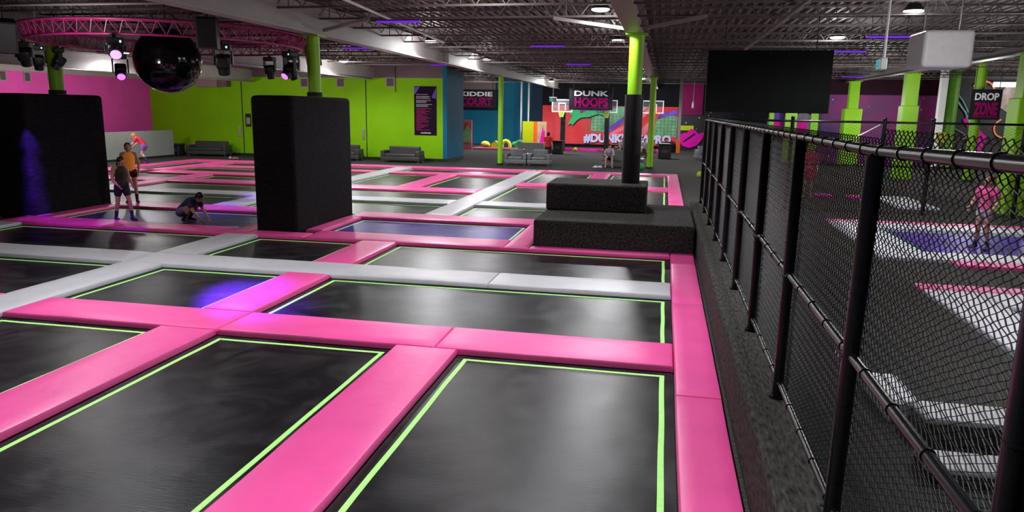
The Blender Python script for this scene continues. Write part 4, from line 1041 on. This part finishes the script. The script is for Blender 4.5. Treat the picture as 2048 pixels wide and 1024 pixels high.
# ------------------------------------------------------------------ people
def mix(a, b, t): return V(a)*(1-t)+V(b)*t
def remesh(o, vox, it=3):
    md = o.modifiers.new('merge', 'REMESH'); md.mode = 'VOXEL'; md.voxel_size = vox; md.use_smooth_shade = True
    sm = o.modifiers.new('soften', 'SMOOTH'); sm.factor = .5; sm.iterations = it
    return o
def person(loc_, rz, s, label, J, skin, hair, hairstyle, top, bottom, socks, shoes=None, vox=.008, sleeves=True, zoff=0, facing=None):
    t = thing('person', label, 'person', loc_, rz)
    D_ = dict(pel=(0, 0, .93), waist=(0, .0, 1.06), chest=(0, .0, 1.25), shc=(0, -.01, 1.37), neck=(0, .0, 1.43), head=(0, .025, 1.545),
              shR=(.165, -.01, 1.36), shL=(-.165, -.01, 1.36), elR=(.215, -.03, 1.09), elL=(-.215, -.03, 1.09), wrR=(.225, .06, .86), wrL=(-.225, .06, .86),
              hipR=(.085, 0, .9), hipL=(-.085, 0, .9), knR=(.095, .02, .49), knL=(-.095, .02, .49), anR=(.1, -.02, .085), anL=(-.1, -.02, .085),
              face=(0, 1, 0), footR=(.15, 1, 0), footL=(-.15, 1, 0))
    D_.update(J); j = {k: V(v)*(1 if k in ('face', 'footR', 'footL') else s) for k, v in D_.items()}
    side = (j['shR']-j['shL']).normalized(); hside = (j['hipR']-j['hipL']).normalized()
    b = MB()
    def spine(mb, g, z0=0, z1=1, narrow=1):
        pts = [(mix(j['pel'], j['waist'], -.45), .150*s, .105*s), (j['pel'], .160*s, .112*s), (j['waist'], .130*s, .092*s), (mix(j['waist'], j['chest'], .5), .138*s, .1*s), (j['chest'], .155*s*narrow, .108*s), (mix(j['chest'], j['shc'], .7), .150*s*narrow, .088*s), (j['shc'], .115*s*narrow, .07*s)]
        mb.loft([(c, a+g, d+g) for c, a, d in pts[z0:len(pts) if z1 == 1 else z1]], side, 18)
    spine(b, 0)
    b.loft([(mix(j['shc'], j['neck'], -.1), .07*s, .06*s), (j['neck'], .05*s, .052*s), (mix(j['neck'], j['head'], .5), .047*s, .05*s)], side, 12)
    fc = j['face'].normalized(); up = (j['head']-j['neck']).normalized(); hs = fc.cross(up).normalized(); up = hs.cross(fc).normalized()
    Rh = Matrix((hs, fc, up)).transposed(); hc = j['head']
    b.ell(hc+up*.02*s, .076*s, .094*s, .098*s, 18, 12, Rh); b.ell(hc-up*.05*s+fc*.02*s, .056*s, .066*s, .07*s, 14, 10, Rh)
    b.ell(hc+fc*.098*s-up*.012*s, .013*s, .02*s, .024*s, 8, 6, Rh)
    for q in (-1, 1): b.ell(hc+hs*q*.077*s-up*.005*s, .012*s, .024*s, .034*s, 8, 6, Rh)
    for q in 'RL':
        sg = 1 if q == 'R' else -1
        b.loft([(mix(j['shc'], j['sh'+q], .6), .06*s, .06*s), (j['sh'+q], .058*s, .058*s), (mix(j['sh'+q], j['el'+q], .4), .047*s, .049*s), (j['el'+q], .038*s, .040*s), (mix(j['el'+q], j['wr'+q], .35), .040*s, .038*s), (j['wr'+q], .026*s, .023*s)], side, 12)
        # hand
        d = (j['wr'+q]-j['el'+q]).normalized(); d = (d+V((0, 0, -.0))).normalized()
        lat = (fc-d*fc.dot(d)); lat = lat.normalized() if lat.length > .1 else side
        inn = lat.cross(d).normalized()*sg
        inn = inn if inn.dot(side*-sg) > 0 else -inn
        w = j['wr'+q]
        b.loft([(w, .026*s, .022*s), (w+d*.04*s, .038*s, .016*s), (w+d*.085*s, .042*s, .014*s)], lat, 10)
        for k, (ln, off) in enumerate(((.068, .030), (.078, .010), (.073, -.011), (.056, -.030))):
            p0 = w+d*.08*s+lat*off*s; p1 = p0+d*ln*.55*s+inn*.008*s; p2 = p1+(d*.75+inn*.65).normalized()*ln*.5*s
            b.loft([(p0, .0095*s, .0095*s), (p1, .009*s, .009*s), (p2, .0075*s, .0075*s)], lat, 8)
        p0 = w+d*.03*s+lat*.03*s; p1 = p0+(d*.6+lat*.7).normalized()*.04*s; p2 = p1+(d+inn*.4).normalized()*.03*s
        b.loft([(p0, .013*s, .012*s), (p1, .011*s, .011*s), (p2, .009*s, .009*s)], inn, 8)
        # leg
        b.loft([(mix(j['pel'], j['hip'+q], .9), .09*s, .095*s), (mix(j['hip'+q], j['kn'+q], .25), .082*s, .086*s), (mix(j['hip'+q], j['kn'+q], .7), .062*s, .066*s), (j['kn'+q], .050*s, .055*s), (mix(j['kn'+q], j['an'+q], .3), .050*s, .057*s), (mix(j['kn'+q], j['an'+q], .7), .036*s, .038*s), (j['an'+q], .033*s, .036*s)], hside, 14)
        ft = j['foot'+q].normalized(); a = j['an'+q]; fl = V((-ft.y, ft.x, 0)) if abs(ft.z) < .9 else hside
        b.loft([(a-ft*.035*s-V((0, 0, .038*s)), .032*s, .034*s), (a+ft*.05*s-V((0, 0, .04*s)), .040*s, .036*s), (a+ft*.135*s-V((0, 0, .055*s)), .043*s, .022*s), (a+ft*.165*s-V((0, 0, .058*s)), .032*s, .016*s)], fl, 12)
    remesh(b.build('body', skin, t, smooth=True), vox, 2)
    # face
    for q in (-1, 1):
        MB().ell(hc+hs*q*.031*s+fc*.087*s+up*.015*s, .012*s, .010*s, .007*s, 8, 6, Rh).build('eye', mat('dark_eye', (.015, .01, .008), .3, var=.1), t)
    MB().ell(hc+fc*.083*s-up*.058*s, .022*s, .008*s, .006*s, 8, 6, Rh).build('mouth', mat('lip_tone', (.35, .09, .08), .5, var=.1), t)
    # hair
    hm = MB(); hm.ell(hc+up*.040*s-fc*.022*s, .094*s, .104*s, .098*s, 16, 10, Rh)
    if hairstyle == 'pony':
        hm.loft([(hc-fc*.09*s+up*.03*s, .03*s, .03*s), (hc-fc*.14*s-up*.03*s, .034*s, .032*s), (hc-fc*.14*s-up*.13*s, .028*s, .026*s), (hc-fc*.12*s-up*.2*s, .012*s, .012*s)], hs, 10)
    elif hairstyle == 'back':
        hm.ell(hc-fc*.045*s-up*.02*s, .092*s, .070*s, .095*s, 14, 10, Rh); hm.ell(hc-fc*.11*s+up*.03*s, .035*s, .03*s, .035*s, 10, 8, Rh)
    else: hm.ell(hc-fc*.038*s-up*.005*s, .088*s, .076*s, .085*s, 14, 10, Rh)
    remesh(hm.build('hair', hair, t, smooth=True), vox, 1)
    # top
    g = .014*s; c = MB()
    spine(c, g, 0 if top[1] == 'long' else 1, 1 if sleeves else 6, 1.0 if sleeves else .93)
    if sleeves:
        for q in 'RL':
            c.loft([(mix(j['shc'], j['sh'+q], .6), .065*s+g, .062*s+g), (j['sh'+q], .062*s+g, .062*s+g), (mix(j['sh'+q], j['el'+q], .55), .056*s+g, .056*s+g)], side, 12)
    else:
        for q in 'RL':
            m_ = mix(j['shc'], j['sh'+q], .55); fw = side.cross((j['shc']-j['chest']).normalized()).normalized()
            c.loft([(mix(j['chest'], j['shc'], .55)+side*(.07*s if q == 'R' else -.07*s)+fw*.085*s, .026*s, .018*s), (m_+(j['shc']-j['chest']).normalized()*.045*s, .026*s, .03*s), (mix(j['chest'], j['shc'], .55)+side*(.07*s if q == 'R' else -.07*s)-fw*.085*s, .026*s, .018*s)], side, 8)
    remesh(c.build('top', top[0], t, smooth=True), vox*1.1, 3)
    c = MB()
    c.loft([(mix(j['pel'], j['waist'], -.5), .150*s+g, .108*s+g), (j['pel'], .160*s+g*.8, .112*s+g*.8), (mix(j['pel'], j['waist'], .55), .14*s+g*.6, .1*s+g*.6)], hside, 16)
    for q in 'RL':
        k = bottom[1]; c.loft([(mix(j['pel'], j['hip'+q], .9), .095*s+g, .1*s+g), (mix(j['hip'+q], j['kn'+q], k*.5), .086*s+g, .09*s+g), (mix(j['hip'+q], j['kn'+q], k), .078*s+g, .082*s+g)], hside, 14)
    remesh(c.build('shorts', bottom[0], t, smooth=True), vox*1.1, 3)
    if socks:
        for q in 'RL':
            k = socks[1]; c = MB(); e = .007*s; a = j['an'+q]; ft = j['foot'+q].normalized(); fl = V((-ft.y, ft.x, 0))
            c.loft([(mix(a, j['kn'+q], k), .042*s+e, .045*s+e), (mix(a, j['kn'+q], k*.5), .036*s+e, .038*s+e), (a, .034*s+e, .037*s+e)], hside, 12)
            c.loft([(a-ft*.035*s-V((0, 0, .036*s)), .032*s+e, .034*s+e), (a+ft*.05*s-V((0, 0, .038*s)), .040*s+e, .036*s+e), (a+ft*.135*s-V((0, 0, .052*s)), .043*s+e, .022*s+e), (a+ft*.165*s-V((0, 0, .055*s)), .032*s+e, .016*s+e)], fl, 12)
            so = remesh(c.build('sock', socks[0], t, smooth=True), vox, 2)
            if len(socks) > 2:
                MB().loft([(a+ft*.10*s-V((0, 0, .045*s)), .050*s, .032*s), (a+ft*.15*s-V((0, 0, .055*s)), .046*s, .026*s)], fl, 10).build('sock_toe', socks[2], so, smooth=True)
    return t
cloth = lambda n, c: mat(n, c, .8, var=.12, vscale=14, bump=.3, bscale=18, bdist=.01)
DKHAIR = mat('dark_brown_hair', (.018, .010, .007), .5, var=.4, vscale=40); FAIRHAIR = mat('light_brown_hair', (.14, .075, .035), .5, var=.3, vscale=40)
BLKHAIR = mat('black_hair', (.006, .005, .005), .45, var=.3, vscale=40); GINGER = mat('ginger_hair', (.60, .22, .04), .5, var=.3, vscale=40)
NAVYS = cloth('navy_socks', (.03, .02, .10)); REDT = cloth('pink_red_sock_toe', (.6, .03, .06))
ang = lambda dx, dy: math.atan2(dy, dx)-math.pi/2
person((-14.22, 17.6, .078), ang(.62, -.78), .98, 'person in an orange tank top and dark shorts standing beside the left pillar',
       dict(anL=(-.13, -.02, .085), knL=(-.12, .02, .49), elL=(-.24, -.05, 1.1), wrL=(-.22, .05, .86)), SKINT, FAIRHAIR, 'back', (mat('orange_knit', (1, .33, .04), .8, emit=.12, ecol=(1, .3, .03, 1), var=.08, vscale=14, bump=.3, bscale=18), 'long'), (cloth('maroon_shorts', (.05, .008, .012)), .32), (NAVYS, .35, REDT), sleeves=False)  # emission added to the orange so it reads bright in dim light
person((-12.62, 15.3, FZ+.02), ang(.93, -.35), .92, 'person with a ponytail in a dark tank top looking down on the blue mat',
       dict(head=(0, .07, 1.525), face=(0, .9, -.35), anR=(.12, -.16, .085), knR=(.12, -.03, .48), anL=(-.12, .18, .085), knL=(-.11, .14, .48), elR=(.22, -.02, 1.09), wrR=(.19, .17, .93), elL=(-.22, .0, 1.09), wrL=(-.18, .2, .93)),
       SKINT, DKHAIR, 'pony', (cloth('dark_olive_knit', (.022, .022, .012)), 'long'), (cloth('navy_shorts', (.012, .010, .022)), .48), (NAVYS, .4, REDT), sleeves=False)
person((-11.25, 15.62, FZ+.02), ang(.97, -.1), .98, 'person in a navy shirt crouching with hands on the blue mat',
       dict(pel=(0, 0, .27), waist=(0, .10, .38), chest=(0, .26, .49), shc=(0, .36, .55), neck=(0, .41, .575), head=(0, .52, .60), face=(0, .75, -.66),
            shR=(.165, .35, .53), shL=(-.165, .35, .53), elR=(.2, .46, .30), elL=(-.2, .42, .30), wrR=(.17, .62, .115), wrL=(-.17, .58, .115),
            hipR=(.085, 0, .25), hipL=(-.085, 0, .25), knR=(.14, .36, .38), knL=(-.15, .33, .40), anR=(.12, .12, .085), anL=(-.12, .08, .085)),
       SKINT, BLKHAIR, 'short', (cloth('navy_tee', (.035, .042, .11)), 'short'), (cloth('lavender_shorts', (.22, .20, .42)), .35), (cloth('dark_socks', (.02, .012, .02)), .4, REDT))
person((-23.05, 29.6, .085), ang(-1, -.25), .95, 'jumping person in a red shirt bending forward with arms out',
       dict(pel=(0, 0, .88), waist=(0, .07, .99), chest=(0, .20, 1.12), shc=(0, .30, 1.20), neck=(0, .36, 1.24), head=(0, .46, 1.31), face=(0, .8, -.55),
            shR=(.165, .28, 1.18), shL=(-.165, .28, 1.18), elR=(.2, .40, .97), elL=(-.2, .42, .98), wrR=(.2, .60, .82), wrL=(-.2, .62, .84), hipR=(.085, 0, .85), hipL=(-.085, 0, .85),
            knR=(.1, .14, .48), knL=(-.1, .10, .48), anR=(.1, -.02, .1), anL=(-.1, -.16, .12), footR=(.1, 1, -.15), footL=(-.1, 1, -.2)),
       SKINF, GINGER, 'short', (cloth('red_tee', (.75, .02, .05)), 'long'), (cloth('white_blue_shorts', (.18, .12, .55)), .45), (NAVYS, .7, REDT), vox=.01)
person((-5.9, 38.4, 0), ang(.15, 1), .98, 'man in a red shirt and black shorts walking away by the armchairs',
       dict(anR=(.1, .12, .085), anL=(-.1, -.14, .11), knL=(-.1, -.0, .5)), SKINF, DKHAIR, 'short', (cloth('red_staff_tee', (.62, .012, .015)), 'long'), (cloth('black_shorts', (.008, .008, .01)), .85), (cloth('black_socks', (.01, .01, .01)), .2), vox=.012)
SIT = dict(pel=(0, 0, .55), waist=(0, .05, .67), chest=(0, .16, .84), shc=(0, .23, .95), neck=(0, .27, 1.0), head=(0, .33, 1.11), shR=(.165, .22, .94), shL=(-.165, .22, .94),
           elR=(.24, .28, .70), elL=(-.24, .30, .70), wrR=(.14, .46, .60), wrL=(-.14, .48, .60), hipR=(.09, .02, .53), hipL=(-.09, .02, .53), knR=(.16, .44, .52), knL=(-.16, .44, .52), anR=(.17, .42, .085), anL=(-.17, .42, .085))
S1 = dict(SIT); S1.update(face=(-.5, .8, -.3))
person((-2.62, 37.3, 0), math.pi+.05, .95, 'seated person in a patterned basketball jersey leaning forward', S1, SKINF, BLKHAIR, 'short', (cloth('patterned_jersey', (.42, .42, .55)), 'long'), (cloth('navy_game_shorts', (.02, .015, .08)), .7), None, vox=.012, sleeves=False)
S2 = dict(SIT); S2.update(face=(.6, .8, -.2))
person((-2.45, 46.6, .03), math.pi, .95, 'seated person in a white shirt left of the black-padded column', S2, SKINF, FAIRHAIR, 'short', (cloth('white_tee', (.62, .66, .62)), 'long'), (cloth('grey_shorts', (.15, .15, .15)), .6), (WHITE, .3), vox=.014)
S3 = dict(SIT); S3.update(face=(.5, .8, 0))
person((-1.14, 46.6, .03), math.pi, .95, 'seated person in a white shirt right of the black-padded column', S3, SKINF, mat('grey_fair_hair', (.35, .3, .28), .5, var=.3, vscale=30), 'short', (cloth('bright_white_tee', (.72, .70, .78)), 'long'), (cloth('pale_shorts', (.4, .38, .4)), .5), (cloth('maroon_leggings', (.08, .02, .03)), .5), vox=.014)
person((6.68, 16.95, .019), ang(-.8, -.6), .93, 'child in a pink top standing on the blue mat behind the fence', dict(anR=(.14, -.02, .085), anL=(-.14, -.02, .085), elR=(.27, .02, 1.1), elL=(-.27, .02, 1.1), wrR=(.26, .16, .95), wrL=(-.26, .16, .95), face=(.2, 1, -.2)),
       SKIN, FAIRHAIR, 'back', (cloth('pink_print_tee', (.75, .10, .30)), 'long'), (cloth('white_shorts', (.5, .48, .52)), .3), (NAVYS, .25, REDT), vox=.01)
person((4.85, 26.2, 0), ang(-.3, -1), 1.06, 'person in a rose red top seen dimly through the near fence', dict(), SKIN, FAIRHAIR, 'back', (cloth('rose_red_top', (.65, .05, .12)), 'long'), (cloth('rose_red_skirt', (.55, .05, .12)), .6), None, vox=.012)

# ------------------------------------------------------------------ world
w = bpy.data.worlds.new('world'); SC.world = w; w.use_nodes = True
bg = w.node_tree.nodes['Background']; bg.inputs[0].default_value = (.5, .4, .9, 1); bg.inputs[1].default_value = .03
